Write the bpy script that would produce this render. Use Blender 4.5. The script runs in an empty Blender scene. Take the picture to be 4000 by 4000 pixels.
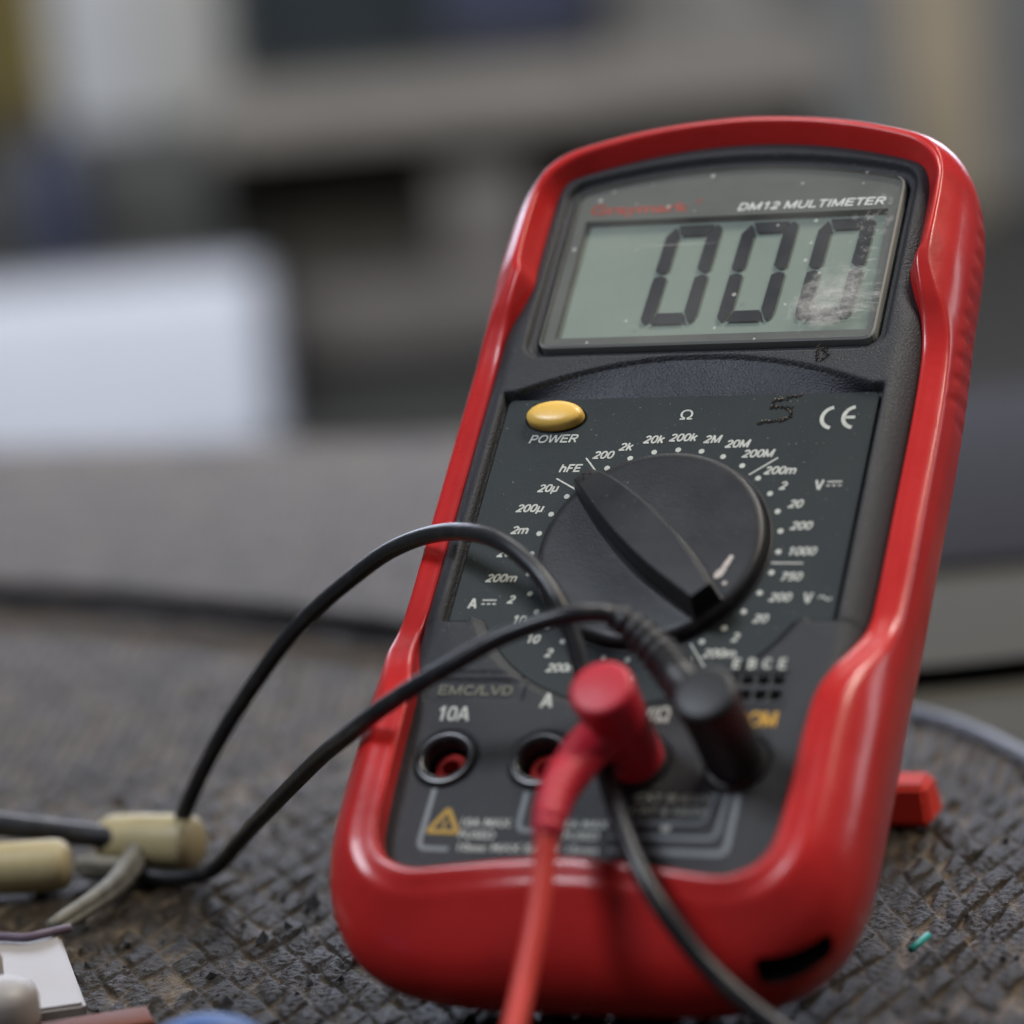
import bpy, bmesh, math, random
import numpy as np
from mathutils import Vector, Matrix, noise

random.seed(7)
rng = np.random.default_rng(11)
S = bpy.context.scene
COL = S.collection
MM = 0.001
R = math.radians

# ------------------------------------------------------------------ camera, light, exposure
cam_d = bpy.data.cameras.new("camera")
cam = bpy.data.objects.new("camera", cam_d)
COL.objects.link(cam)
S.camera = cam
cam_d.lens = 85.0
cam_d.sensor_fit = 'HORIZONTAL'
cam_d.sensor_width = 24.0
cam_d.sensor_height = 24.0
cam_d.clip_start = 0.02
cam_d.clip_end = 50.0
cr = Vector((0.92813, 0.36206, -0.08651)).normalized()
cf = Vector((-0.37206, 0.90967, -0.18457)).normalized()
cr = (cr - cf * cr.dot(cf)).normalized()
cu = cr.cross(cf)
cam.matrix_world = Matrix(((cr.x, cu.x, -cf.x, 0.20480), (cr.y, cu.y, -cf.y, -0.56167),
                           (cr.z, cu.z, -cf.z, 0.18989), (0, 0, 0, 1)))
cam_d.dof.use_dof = True
cam_d.dof.focus_distance = 0.628
cam_d.dof.aperture_fstop = 4.5
cam_d.dof.aperture_blades = 9

W = bpy.data.worlds.new("World")
S.world = W
W.use_nodes = True
bgn = W.node_tree.nodes['Background']
bgn.inputs[0].default_value = (0.78, 0.86, 1.0, 1)
bgn.inputs[1].default_value = 0.13


def area(name, loc, target, sx, sy, energy, col):
    d = bpy.data.lights.new(name, 'AREA')
    d.shape = 'RECTANGLE'
    d.size, d.size_y, d.energy, d.color = sx, sy, energy, col
    o = bpy.data.objects.new(name, d)
    COL.objects.link(o)
    o.location = loc
    v = Vector(target) - Vector(loc)
    o.rotation_euler = v.to_track_quat('-Z', 'Y').to_euler()
    return o


# overhead workshop lamp behind the meter, the window on the left, the slatted window on the right
area("overhead_lamp", (0.33, 0.40, 1.15), (0, 0.0, 0.05), 0.50, 0.25, 11.0, (1.0, 0.95, 0.88))
area("left_window", (-0.62, -0.62, 1.25), (-0.1, 0.0, 0.05), 0.40, 0.40, 17.0, (0.84, 0.90, 1.0))
area("right_lamp", (0.75, 0.25, 1.0), (0.04, 0, 0.05), 0.25, 0.2, 6.0, (1.0, 0.88, 0.72))
area("right_window", (1.3, 0.85, 0.45), (0.04, 0, 0.08), 0.3, 0.5, 3.0, (0.92, 0.94, 1.0))
area("back_window", (-0.50, 1.45, 0.40), (-0.12, 0.15, 0.0), 1.5, 0.28, 13.0, (0.74, 0.81, 1.0))
area("ceiling_fill", (-0.8, 3.0, 3.0), (-1.2, 3.4, 0), 1.6, 1.2, 60.0, (0.97, 0.98, 1.0))  # unseen fill added to light the far workshop from above
area("workshop_fill", (-0.6, 0.55, 0.95), (-1.2, 3.0, -0.1), 0.9, 0.5, 70.0, (0.97, 0.98, 1.0))  # added fill out of view, brightens the fronts of the background things

S.view_settings.view_transform = 'Standard'
S.view_settings.look = 'None'
S.view_settings.exposure = -0.28
S.view_settings.gamma = 1.0
S.view_settings.use_curve_mapping = False
S.render.engine = 'CYCLES'
S.cycles.use_denoising = True
S.cycles.max_bounces = 8
S.cycles.transparent_max_bounces = 12
S.cycles.sample_clamp_indirect = 4.0


# ------------------------------------------------------------------ materials
def mat(name, color, rough=0.5, spec=0.5, metallic=0.0, bump=None, var=None, coat=0.0, sub=0.0, vscale=60.0):
    """bump = (scale per metre, height in metres); var = amount of colour mottling"""
    m = bpy.data.materials.new(name)
    m.use_nodes = True
    nt = m.node_tree
    p = nt.nodes['Principled BSDF']
    p.inputs['Base Color'].default_value = (*color, 1)
    p.inputs['Roughness'].default_value = rough
    p.inputs['Specular IOR Level'].default_value = spec
    p.inputs['Metallic'].default_value = metallic
    p.inputs['Coat Weight'].default_value = coat
    p.inputs['Coat Roughness'].default_value = 0.13
    if sub:
        p.inputs['Subsurface Weight'].default_value = sub
        p.inputs['Subsurface Radius'].default_value = (0.004, 0.003, 0.002)
    tc = nt.nodes.new('ShaderNodeTexCoord')
    if bump:
        n = nt.nodes.new('ShaderNodeTexNoise')
        n.inputs['Scale'].default_value = bump[0]
        n.inputs['Detail'].default_value = 4
        b = nt.nodes.new('ShaderNodeBump')
        b.inputs['Distance'].default_value = bump[1]
        b.inputs['Strength'].default_value = 1.0
        nt.links.new(tc.outputs['Object'], n.inputs['Vector'])
        nt.links.new(n.outputs['Fac'], b.inputs['Height'])
        nt.links.new(b.outputs['Normal'], p.inputs['Normal'])
    if var:
        n2 = nt.nodes.new('ShaderNodeTexNoise')
        n2.inputs['Scale'].default_value = vscale
        n2.inputs['Detail'].default_value = 6
        n2.inputs['Roughness'].default_value = 0.65
        r = nt.nodes.new('ShaderNodeMapRange')
        r.inputs['From Min'].default_value = 0.3
        r.inputs['From Max'].default_value = 0.7
        r.inputs['To Min'].default_value = 1 - var
        r.inputs['To Max'].default_value = 1 + var
        mx = nt.nodes.new('ShaderNodeMix')
        mx.data_type = 'RGBA'
        mx.blend_type = 'MULTIPLY'
        mx.inputs['Factor'].default_value = 1
        mx.inputs['A'].default_value = (*color, 1)
        cmb = nt.nodes.new('ShaderNodeCombineColor')
        nt.links.new(tc.outputs['Object'], n2.inputs['Vector'])
        nt.links.new(n2.outputs['Fac'], r.inputs['Value'])
        for k in range(3):
            nt.links.new(r.outputs['Result'], cmb.inputs[k])
        nt.links.new(cmb.outputs['Color'], mx.inputs['B'])
        nt.links.new(mx.outputs['Result'], p.inputs['Base Color'])
        rr = nt.nodes.new('ShaderNodeMapRange')
        rr.inputs['To Min'].default_value = max(0.05, rough - 0.12)
        rr.inputs['To Max'].default_value = min(1, rough + 0.12)
        nt.links.new(n2.outputs['Fac'], rr.inputs['Value'])
        nt.links.new(rr.outputs['Result'], p.inputs['Roughness'])
    return m


def speckle(m, scale, lo, hi, color, strength=0.8):
    """dust: small pale specks mixed over the base colour of a material"""
    nt = m.node_tree
    p = nt.nodes['Principled BSDF']
    tc = nt.nodes.new('ShaderNodeTexCoord')
    n = nt.nodes.new('ShaderNodeTexNoise')
    n.inputs['Scale'].default_value = scale
    n.inputs['Detail'].default_value = 2
    nt.links.new(tc.outputs['Object'], n.inputs['Vector'])
    r = nt.nodes.new('ShaderNodeMapRange')
    r.inputs['From Min'].default_value = lo
    r.inputs['From Max'].default_value = hi
    r.inputs['To Max'].default_value = strength
    nt.links.new(n.outputs['Fac'], r.inputs['Value'])
    mx = nt.nodes.new('ShaderNodeMix')
    mx.data_type = 'RGBA'
    inp = p.inputs['Base Color']
    if inp.is_linked:
        nt.links.new(inp.links[0].from_socket, mx.inputs['A'])
    else:
        mx.inputs['A'].default_value = inp.default_value
    mx.inputs['B'].default_value = (*color, 1)
    nt.links.new(r.outputs['Result'], mx.inputs['Factor'])
    nt.links.new(mx.outputs['Result'], inp)


M_RED = mat("holster_red_rubber", (0.50, 0.019, 0.018), 0.30, 0.32, bump=(420, 0.00005), var=0.09, vscale=45, coat=0.20)
speckle(M_RED, 70, 0.60, 0.80, (0.20, 0.02, 0.016), 0.45)
speckle(M_RED, 900, 0.73, 0.80, (0.12, 0.02, 0.015), 0.6)
M_STAND = mat("stand_red_plastic", (0.50, 0.035, 0.022), 0.6, 0.12, var=0.08, vscale=80)
M_BODY = mat("dark_textured_plastic", (0.023, 0.024, 0.028), 0.48, 0.36, bump=(2600, 0.00022), var=0.14, vscale=70)
speckle(M_BODY, 1300, 0.70, 0.78, (0.22, 0.20, 0.17), 0.45)
M_PANEL = mat("legend_plate_plastic", (0.0185, 0.0245, 0.0250), 0.50, 0.28, bump=(3000, 0.00006), var=0.12, vscale=60)
speckle(M_PANEL, 1500, 0.695, 0.76, (0.30, 0.28, 0.24), 0.5)
M_KNOB = mat("knob_plastic", (0.019, 0.0195, 0.0215), 0.38, 0.40, bump=(2500, 0.00004), var=0.18, vscale=90)
speckle(M_KNOB, 1100, 0.72, 0.79, (0.25, 0.23, 0.2), 0.4)
M_BLACK = mat("black_void", (0.004, 0.004, 0.004), 0.7, 0.2)
M_INK = mat("printed_white_ink", (0.50, 0.51, 0.46), 0.6, 0.3, var=0.18, vscale=700)
M_GREYINK = mat("printed_grey_ink", (0.20, 0.22, 0.23), 0.6, 0.3)
M_YELLOWINK = mat("printed_yellow_ink", (0.42, 0.26, 0.05), 0.6, 0.3)
M_GOLDINK = mat("printed_amber_ink", (0.55, 0.30, 0.04), 0.6, 0.3)
M_REDINK = mat("printed_red_ink", (0.42, 0.06, 0.035), 0.6, 0.3, var=0.3, vscale=600)
M_BURN = mat("scorched_scratch", (0.013, 0.010, 0.008), 0.8, 0.2, bump=(3000, 0.0004))
M_BURNEDGE = mat("scratched_raised_plastic", (0.24, 0.20, 0.16), 0.8, 0.2, bump=(3000, 0.0004), var=0.5, vscale=900)
M_YELLOW = mat("yellow_button", (0.82, 0.51, 0.11), 0.35, 0.5, var=0.05, vscale=200, bump=(1200, 0.00003))
M_JACKRED = mat("red_socket_liner", (0.42, 0.02, 0.016), 0.6, 0.15)
M_JACK = mat("black_socket_ring", (0.02, 0.021, 0.023), 0.3, 0.6)
M_LCD = mat("lcd_reflector", (0.255, 0.31, 0.268), 0.55, 0.3, var=0.03, vscale=30)
M_SEG = mat("lcd_segment", (0.010, 0.012, 0.018), 0.5, 0.3)
M_MASK = mat("lcd_mask_grey", (0.115, 0.12, 0.112), 0.6, 0.3, var=0.06, vscale=80)
M_REDLEAD = mat("red_plug_plastic", (0.50, 0.018, 0.035), 0.45, 0.45, bump=(900, 0.00006), var=0.08)
M_REDCABLE = mat("red_cable_pvc", (0.62, 0.055, 0.040), 0.45, 0.4, var=0.05)
M_BLKLEAD = mat("black_plug_plastic", (0.016, 0.016, 0.018), 0.45, 0.45, bump=(900, 0.00006))
M_BLKCABLE = mat("black_cable_pvc", (0.010, 0.011, 0.014), 0.36, 0.5, bump=(400, 0.00008))
speckle(M_BLKCABLE, 260, 0.52, 0.75, (0.045, 0.042, 0.038), 0.5)
M_GREYCABLE = mat("dull_black_cable_rubber", (0.002, 0.002, 0.002), 1.0, 0.0)
M_BEIGE = mat("yellowed_clip_sleeve", (0.40, 0.335, 0.18), 0.45, 0.4, sub=0.25, var=0.10, vscale=150)
M_STEEL = mat("dull_clip_steel", (0.15, 0.142, 0.115), 0.55, 0.3, metallic=0.2, var=0.35, vscale=300)
M_WHITE = mat("white_plastic", (0.27, 0.248, 0.232), 0.45, 0.45, var=0.04)
M_ORANGE = mat("orange_brown_plastic", (0.12, 0.032, 0.014), 0.6, 0.2, var=0.2)
M_BLUE = mat("blue_clip_plastic", (0.045, 0.11, 0.30), 0.45, 0.4)
M_PURPLE = mat("mauve_wire", (0.10, 0.07, 0.10), 0.5, 0.4)
M_TEAL = mat("teal_wire_offcut", (0.02, 0.30, 0.27), 0.45, 0.4)
M_FLAKE = mat("torn_rubber", (0.010, 0.010, 0.010), 0.7, 0.3, bump=(1500, 0.0003))
M_CRUMB = mat("pale_grit", (0.35, 0.30, 0.22), 0.6, 0.4, var=0.4, vscale=900)
M_BENCH = mat("bench_laminate", (0.055, 0.051, 0.041), 0.75, 0.05, var=0.06, vscale=9)
M_WALL = mat("workshop_wall_paint", (0.36, 0.36, 0.36), 0.7, 0.3, var=0.10, vscale=4)
M_BGWHITE = mat("white_painted_metal", (0.42, 0.445, 0.51), 0.5, 0.4, var=0.03, vscale=8)
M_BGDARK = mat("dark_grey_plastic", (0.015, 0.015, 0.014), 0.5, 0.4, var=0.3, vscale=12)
M_BGBOARD = mat("grey_brown_board", (0.17, 0.155, 0.14), 0.55, 0.35, var=0.15, vscale=10)
M_BGPINK = mat("grey_mauve_board", (0.10, 0.09, 0.086), 0.55, 0.35, var=0.15, vscale=12)
M_BGGREY = mat("light_grey_steel", (0.42, 0.43, 0.45), 0.5, 0.4, var=0.05, vscale=8)
M_BGWARM = mat("warm_grey_steel", (0.38, 0.375, 0.36), 0.5, 0.4, var=0.05, vscale=8)
M_BGNAVY = mat("navy_plastic", (0.028, 0.034, 0.065), 0.4, 0.4, var=0.2, vscale=20)
M_BGBACK = mat("dim_olive_board", (0.045, 0.042, 0.033), 0.7, 0.2, var=0.5, vscale=9)
M_BGSCREEN = mat("dark_screen", (0.012, 0.018, 0.022), 0.3, 0.5, var=0.4, vscale=7)
M_BGBEIGE = mat("beige_wood", (0.42, 0.35, 0.25), 0.6, 0.3, var=0.15, vscale=10)
M_BGYELLOW = mat("yellow_paint", (0.20, 0.15, 0.035), 0.6, 0.3)
M_BGOLIVE = mat("dark_olive_plastic", (0.06, 0.05, 0.022), 0.6, 0.3)
M_BGBLUEGREY = mat("blue_grey_card", (0.034, 0.034, 0.040), 0.8, 0.0, var=0.05, vscale=8)


# ------------------------------------------------------------------ helpers
def empty(name, loc, rot=None, label=None, cat=None, group=None):
    o = bpy.data.objects.new(name, None)
    COL.objects.link(o)
    o.location = loc
    o.empty_display_size = 0.01
    if rot:
        o.rotation_euler = rot
    tag(o, label, cat, group)
    return o


def tag(o, label=None, cat=None, group=None, kind=None):
    if label: o['label'] = label
    if cat: o['category'] = cat
    if group: o['group'] = group
    if kind: o['kind'] = kind
    return o


def obj(name, verts, faces, m, parent=None, smooth=True, angle=None, recalc=True):
    me = bpy.data.meshes.new(name)
    me.from_pydata([tuple(v) for v in verts], [], faces)
    me.validate()
    bm = bmesh.new()
    bm.from_mesh(me)
    if recalc: bmesh.ops.recalc_face_normals(bm, faces=bm.faces)
    bm.to_mesh(me)
    bm.free()
    if isinstance(m, (list, tuple)):
        for k in m: me.materials.append(k)
    else:
        me.materials.append(m)
    for p in me.polygons: p.use_smooth = smooth
    if angle is not None and smooth:
        me.set_sharp_from_angle(angle=R(angle))
    o = bpy.data.objects.new(name, me)
    COL.objects.link(o)
    if parent: o.parent = parent
    return o


class MB:
    def __init__(self): self.v, self.f = [], []

    def add(self, v, f):
        n = len(self.v)
        self.v += [tuple(p) for p in v]
        self.f += [tuple(i + n for i in q) for q in f]
        return self

    def build(self, name, m, parent=None, smooth=True, angle=None):
        return obj(name, self.v, self.f, m, parent, smooth, angle)


def catmull(P, n):
    """centripetal-ish Catmull-Rom through the rows of P, n samples per span"""
    P = np.asarray(P, float)
    Q = np.vstack([2 * P[0] - P[1], P, 2 * P[-1] - P[-2]])
    out = []
    for i in range(len(P) - 1):
        p0, p1, p2, p3 = Q[i:i + 4]
        for k in range(n):
            t = k / n
            out.append(0.5 * ((2 * p1) + (p2 - p0) * t + (2 * p0 - 5 * p1 + 4 * p2 - p3) * t * t
                              + (3 * p1 - p0 - 3 * p2 + p3) * t ** 3))
    out.append(P[-1])
    return np.array(out)


def resample(P, n):
    P = np.asarray(P)
    d = np.r_[0, np.cumsum(np.linalg.norm(np.diff(P[:, :3], axis=0), axis=1))]
    t = np.linspace(0, d[-1], n)
    return np.stack([np.interp(t, d, P[:, k]) for k in range(P.shape[1])], 1)


def tube(pts, rad, seg=14, n=8, caps=True, scale=MM, ripple=None):
    """swept tube; rad is a number or one per point; ripple = (pitch, depth)"""
    pts = np.asarray(pts, float)
    rad = np.full(len(pts), rad, float) if np.isscalar(rad) else np.asarray(rad, float)
    C = catmull(np.c_[pts, rad], n) if len(pts) > 2 else np.c_[pts, rad]
    L = np.r_[0, np.cumsum(np.linalg.norm(np.diff(C[:, :3], axis=0), axis=1))]
    v, f = [], []
    prev = None
    for i, c in enumerate(C):
        a, b = C[max(0, i - 1), :3], C[min(len(C) - 1, i + 1), :3]
        t = Vector(b - a).normalized()
        if prev is None:
            u = t.orthogonal().normalized()
        else:
            u = (prev - t * prev.dot(t)).normalized()
        prev = u
        w = t.cross(u)
        r = c[3]
        if ripple:
            r += ripple[1] * (0.5 + 0.5 * math.cos(2 * math.pi * L[i] / ripple[0]))
        for k in range(seg):
            g = 2 * math.pi * k / seg
            p = Vector(c[:3]) + (u * math.cos(g) + w * math.sin(g)) * r
            v.append(p * scale)
        if i:
            o = (i - 1) * seg
            for k in range(seg):
                k2 = (k + 1) % seg
                f.append((o + k, o + k2, o + seg + k2, o + seg + k))
    if caps:
        f.append(tuple(range(seg - 1, -1, -1)))
        f.append(tuple(range(len(v) - seg, len(v))))
    return v, f


def revolve(profile, seg=48, close=False, cap=True):
    """profile = [(radius, height)...] -> verts in mm about z"""
    v, f = [], []
    for r, z in profile:
        for k in range(seg):
            a = 2 * math.pi * k / seg
            v.append((r * math.cos(a), r * math.sin(a), z))
    n = len(profile)
    for i in range(n - 1 + (1 if close else 0)):
        j = (i + 1) % n
        for k in range(seg):
            k2 = (k + 1) % seg
            f.append((i * seg + k, i * seg + k2, j * seg + k2, j * seg + k))
    if not close and cap:
        if profile[0][0] > 1e-6: f.append(tuple(range(seg - 1, -1, -1)))
        if profile[-1][0] > 1e-6: f.append(tuple(range((n - 1) * seg, n * seg)))
    return v, f


def box_bevel(name, size, m, parent=None, bevel=0.002, seg=3, loc=(0, 0, 0), rotz=0.0, taper=None):
    bm = bmesh.new()
    bmesh.ops.create_cube(bm, size=1)
    for v in bm.verts:
        v.co = Vector((v.co.x * size[0], v.co.y * size[1], (v.co.z + 0.5) * size[2]))
        if taper and v.co.z > size[2] * 0.5:
            v.co.x *= taper; v.co.y *= taper
    if bevel:
        bmesh.ops.bevel(bm, geom=bm.edges[:], offset=bevel, segments=seg, profile=0.5, affect='EDGES')
    me = bpy.data.meshes.new(name)
    bm.to_mesh(me); bm.free()
    me.materials.append(m)
    for p in me.polygons: p.use_smooth = True
    me.set_sharp_from_angle(angle=R(40))
    o = bpy.data.objects.new(name, me)
    COL.objects.link(o)
    o.location = loc
    o.rotation_euler = (0, 0, rotz)
    if parent: o.parent = parent
    return o


# ------------------------------------------------------------------ the meter: face coordinates
# x right, a up the face, b out of the face, all in mm from the centre of the dial; the case leans back 49 degrees
LEAN = R(49)
TILT = math.pi / 2 - LEAN
GZ = 68.6


def L(x, a, b):            # face coordinates -> coordinates of the meter's empty (its base)
    return (x * MM, (a + 70) * MM, (b + 30) * MM)


def Wd(x, a, b):           # face coordinates -> world, mm
    return np.array((x, a * math.sin(LEAN) - b * math.cos(LEAN), a * math.cos(LEAN) + b * math.sin(LEAN) + GZ))


meter = empty("multimeter", Vector(Wd(0, -70, -30)) * MM, (TILT, 0, 0),
              "dark grey digital multimeter in a glossy red holster leaning back on its stand", "multimeter")


def Lpts(vs): return [L(*v) for v in vs]


# ---- red holster: rings of five guide points each, lofted round the case
#        inner foot          crest inner        crest outer        widest            back
ST = [
    ((0, 91.5, -.5), (0, 94.4, 4.4), (0, 95.8, 4.1), (0, 97.6, -4), (0, 95.6)),
    ((10.5, 90.8, -.5), (10.5, 93.7, 4.4), (10.7, 95.1, 4.1), (11, 96.9, -4), (10.5, 95)),
    ((19, 89.2, -.5), (19, 92.2, 4.4), (19.5, 93.7, 4.1), (20.2, 95.7, -4), (19, 93.6)),
    ((26, 87.4, -.5), (26.3, 90.2, 4.4), (27, 91.7, 4.1), (28.3, 94, -4), (26.5, 91.6)),
    ((30.5, 85.7, -.5), (31.8, 88, 4.4), (33, 89.5, 4.1), (34.8, 91.8, -4), (32.0, 89.6)),
    ((33.6, 83.2, -.5), (35.5, 84.8, 4.4), (36.9, 86.2, 4.1), (39.5, 88, -4.5), (35.7, 86.4)),
    ((35, 80, -.5), (37.5, 80.8, 4.4), (38.8, 81.6, 4), (42.5, 82.8, -5), (37.7, 81.6)),
    ((35.3, 76, -.5), (37.9, 76, 4.4), (39.3, 76.4, 4), (43.8, 77, -5.5), (38.6, 76.5)),
    ((35.3, 70, -.5), (37.9, 70, 4.4), (39.4, 70, 4), (44.3, 70, -6), (38.8, 70)),
    ((35.2, 64, -.5), (37.6, 64, 4.4), (39.4, 64, 4), (44.5, 64, -6), (39.0, 64)),
    ((34.6, 60, -.5), (36.9, 60.3, 4.3), (39.6, 60, 3.4), (44.5, 60, -6), (39.2, 60)),
    ((35.8, 55, -1.5), (37.8, 55.3, 2.6), (41.2, 55, 1.4), (44.6, 55, -7), (39.4, 55)),
    ((37.4, 50, -3), (38.8, 50, .0), (42.9, 50, -1.2), (44.7, 50, -8), (39.6, 50)),
    ((38.4, 43, -4.8), (39.4, 43, -2.0), (43.7, 43, -3), (44.8, 43, -9), (39.8, 43)),
    ((38.7, 30, -5.2), (39.7, 30, -2.6), (44.1, 30, -3.6), (45.0, 30, -9.5), (40, 30)),
    ((38.7, 10, -5.2), (39.7, 10, -2.6), (44.1, 10, -3.6), (45.0, 10, -9.5), (40, 10)),
    ((38.7, -7, -5.2), (39.7, -7, -2.6), (44.1, -7, -3.6), (45.0, -7, -9.5), (40, -7)),
    ((38.5, -14, -4.6), (39.6, -14, -1.8), (44.0, -14, -2.8), (45.0, -14, -9), (40, -14)),
    ((37.4, -19.5, -2), (38.6, -20.2, 1), (43.4, -20.5, 0), (45.0, -20.5, -7), (40, -20)),
    ((35.8, -25.2, 0), (36.8, -26, 3.6), (41.8, -26.4, 2.6), (45.0, -26.4, -6), (40, -26)),
    ((35, -31, .8), (35.2, -31.8, 4.8), (40.4, -32, 4.2), (45.0, -32, -5), (40, -32)),
    ((34.8, -40, .8), (34.7, -40, 5.2), (40, -40, 4.6), (45.0, -40, -5), (40, -40)),
    ((34.5, -50, .8), (34.4, -50, 5.2), (40, -50, 4.6), (45.0, -50, -5), (39.8, -48)),
    ((33.9, -58, .8), (33.8, -58.6, 5.2), (39.3, -60.3, 4.6), (44.6, -60.5, -6), (39, -55)),
    ((32.4, -62, .8), (32.3, -62.7, 5.2), (36.8, -66.2, 4.0), (42.6, -69, -7.5), (36.5, -62.5)),
    ((29.6, -64.4, .8), (29.4, -65.2, 5.2), (32.8, -69.8, 3.2), (37.6, -76, -9), (32, -67.5)),
    ((25.4, -65.5, .8), (25.3, -66.3, 5.2), (27, -71.5, 2.4), (30.5, -79.6, -10.5), (26, -70)),
    ((18, -64.6, .8), (18, -65.4, 5.2), (18.5, -71, 2.6), (20, -81.2, -11), (18, -70.8)),
    ((9, -63.4, .8), (9, -64.2, 5.2), (9, -70, 3.2), (10, -81.4, -11), (9, -71)),
    ((0, -62.8, .8), (0, -63.6, 5.2), (0, -69.5, 3.4), (0, -81.4, -11), (0, -71)),
]


def holster():
    right = [[np.array(s[0]), np.array(s[1]), np.array(s[2]), np.array(s[3]), np.array((*s[4], -30.0))] for s in ST]
    left = [[p * np.array((-1, 1, 1)) for p in r] for r in right[-2:0:-1]]
    ring = right + left
    n = len(ring)
    A = np.array(ring)                                   # n x 5 x 3
    A = np.concatenate([A[-3:], A, A[:4]])               # wrap
    F = catmull(A.reshape(len(A), -1), 10)
    F = F[30:30 + n * 10 + 1]
    F = resample(F.reshape(len(F), -1)[:, [6, 7, 8] + list(range(15))], 901)[:-1, 3:].reshape(-1, 5, 3)
    V, prof_n = [], 0
    for row in F:
        fo, ci, co, mx, bk = row
        out = np.array((mx[0] - ci[0], mx[1] - ci[1], 0.0)); out /= max(1e-6, np.linalg.norm(out))
        inn = fo - out * -1.2 + np.array((0, 0, -9.0))
        foot = fo + np.array((0, 0, -1.0))
        prof = [fo + (ci - fo) * 0.06, fo * .45 + ci * .55, ci, ci * .5 + co * .5 + np.array((0, 0, .25)), co]
        mid = co * .45 + mx * .55 + out * (np.linalg.norm(mx[:2] - co[:2]) * 0.18) + np.array((0, 0, (co[2] - mx[2]) * .12))
        low = mx * .62 + bk * .38
        low = low + out * 0.9
        prof += [mid, mx, low, bk + np.array((0, 0, 2.0)) + out * 0.3]
        P = catmull(np.array(prof), 6)
        tail = [bk - out * 2.5 + np.array((0, 0, -.3)), bk - out * 6 + np.array((0, 0, 3.5)), inn + np.array((0, 0, -10)) - out * 0.0, inn, foot]
        P = np.vstack([P, tail])
        prof_n = len(P)
        V.append(P)
    V = np.array(V)
    # moulded finger grips on the two sides of the hood: slanting grooves
    N = len(V)
    for i in range(N):
        for j in range(prof_n - 5):
            x, a, b = V[i, j]
            if 33 < a < 82 and abs(x) > 40 and -26 < b < -3.5:
                w = min(1, (a - 33) / 3, (82 - a) / 3, (-3.5 - b) / 2.5, (b + 26) / 3)
                g = .45 * math.sin((a * 1.0 + (b) * 0.55) * 2 * math.pi / 4.6)
                V[i, j, 0] -= math.copysign(0.42 * w * max(0, g) ** 0.7, x)
    v = [L(*p) for p in V.reshape(-1, 3)]
    f = []
    for i in range(N):
        i2 = (i + 1) % N
        for j in range(prof_n):
            j2 = (j + 1) % prof_n
            f.append((i * prof_n + j, i2 * prof_n + j, i2 * prof_n + j2, i * prof_n + j2))
    o = obj("holster", v, f, M_RED, meter, True, 50)
    return o


hol = holster()


def cut(target, cutter):
    """boolean difference applied to the mesh, the cutter is removed again"""
    md = target.modifiers.new("cut", 'BOOLEAN')
    md.operation = 'DIFFERENCE'
    md.object = cutter
    md.solver = 'EXACT'
    md.material_mode = 'TRANSFER'
    bpy.context.view_layer.update()
    dg = bpy.context.evaluated_depsgraph_get()
    me = bpy.data.meshes.new_from_object(target.evaluated_get(dg))
    target.modifiers.remove(md)
    target.data = me
    bpy.data.objects.remove(cutter)
    for p in me.polygons: p.use_smooth = True
    me.set_sharp_from_angle(angle=R(50))


# probe slot in the lower right corner of the boot
sc_ = box_bevel("slot_cutter", (0.0130, 0.022, 0.0046), M_BLACK, meter, bevel=0.0016, seg=4)  # cut walls take black, standing for the deep shade inside
slx = Vector((10.5, 5.4, 0)).normalized()
sly = Vector((-slx.y, slx.x, 0))
d_in = Vector((-0.60, 0.80, 0.0)).normalized()
zdir = Vector((0.10, 0.18, 1)).normalized()
xdir = d_in.cross(zdir).normalized()
zdir = xdir.cross(d_in).normalized()
ctr = Vector(L(36.2, -73.8, -5.4 - 2.1))
sc_.matrix_local = Matrix(((xdir.x, d_in.x, zdir.x, ctr.x), (xdir.y, d_in.y, zdir.y, ctr.y),
                           (xdir.z, d_in.z, zdir.z, ctr.z), (0, 0, 0, 1)))
cut(hol, sc_)

# back of the holster
bk = MB()
ring = [(s[4][0], s[4][1]) for s in ST]
ring = ring + [(-x, a) for x, a in ring[-2:0:-1]]
bv = [L(x * .93, 12 + (a - 12) * .955, -29.5) for x, a in ring] + [L(x * .93, 12 + (a - 12) * .955, -31.5) for x, a in ring]
n_ = len(ring)
bf = [tuple(range(n_)), tuple(range(2 * n_ - 1, n_ - 1, -1))] + [(k, (k + 1) % n_, n_ + (k + 1) % n_, n_ + k) for k in range(n_)]
bk.add(bv, bf).build("back_plate", M_RED, meter, False)


# ---- dark case front as one relief
def smooth(e0, e1, x):
    t = np.clip((x - e0) / (e1 - e0), 0, 1)
    return t * t * (3 - 2 * t)


def win_top(x): return 86.8 - 4.6 * (x / 31.0) ** 2


def round_rect_sd(x, y, cx, cy, hx, hy, r):
    qx, qy = np.abs(x - cx) - hx + r, np.abs(y - cy) - hy + r
    return np.hypot(np.maximum(qx, 0), np.maximum(qy, 0)) + np.minimum(np.maximum(qx, qy), 0) - r


def win_sd(x, a, grow=0.0):
    """signed distance (about) to the display window, negative inside"""
    hw = 31.1 + grow
    top = win_top(x) + grow
    bot = 44.9 - grow
    dx = np.abs(x) - hw
    da = np.maximum(a - top, bot - a)
    r = 2.2 + grow * .5
    qx, qa = dx + r, da + r
    return np.hypot(np.maximum(qx, 0), np.maximum(qa, 0)) + np.minimum(np.maximum(qx, qa), 0) - r


def half_width(a): return 39.6 - 2.0 * smooth(48, 60, a)


JACKS = [(-27.0, -42.6), (-10.3, -42.6), (6.4, -42.6), (23.1, -42.6)]


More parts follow.
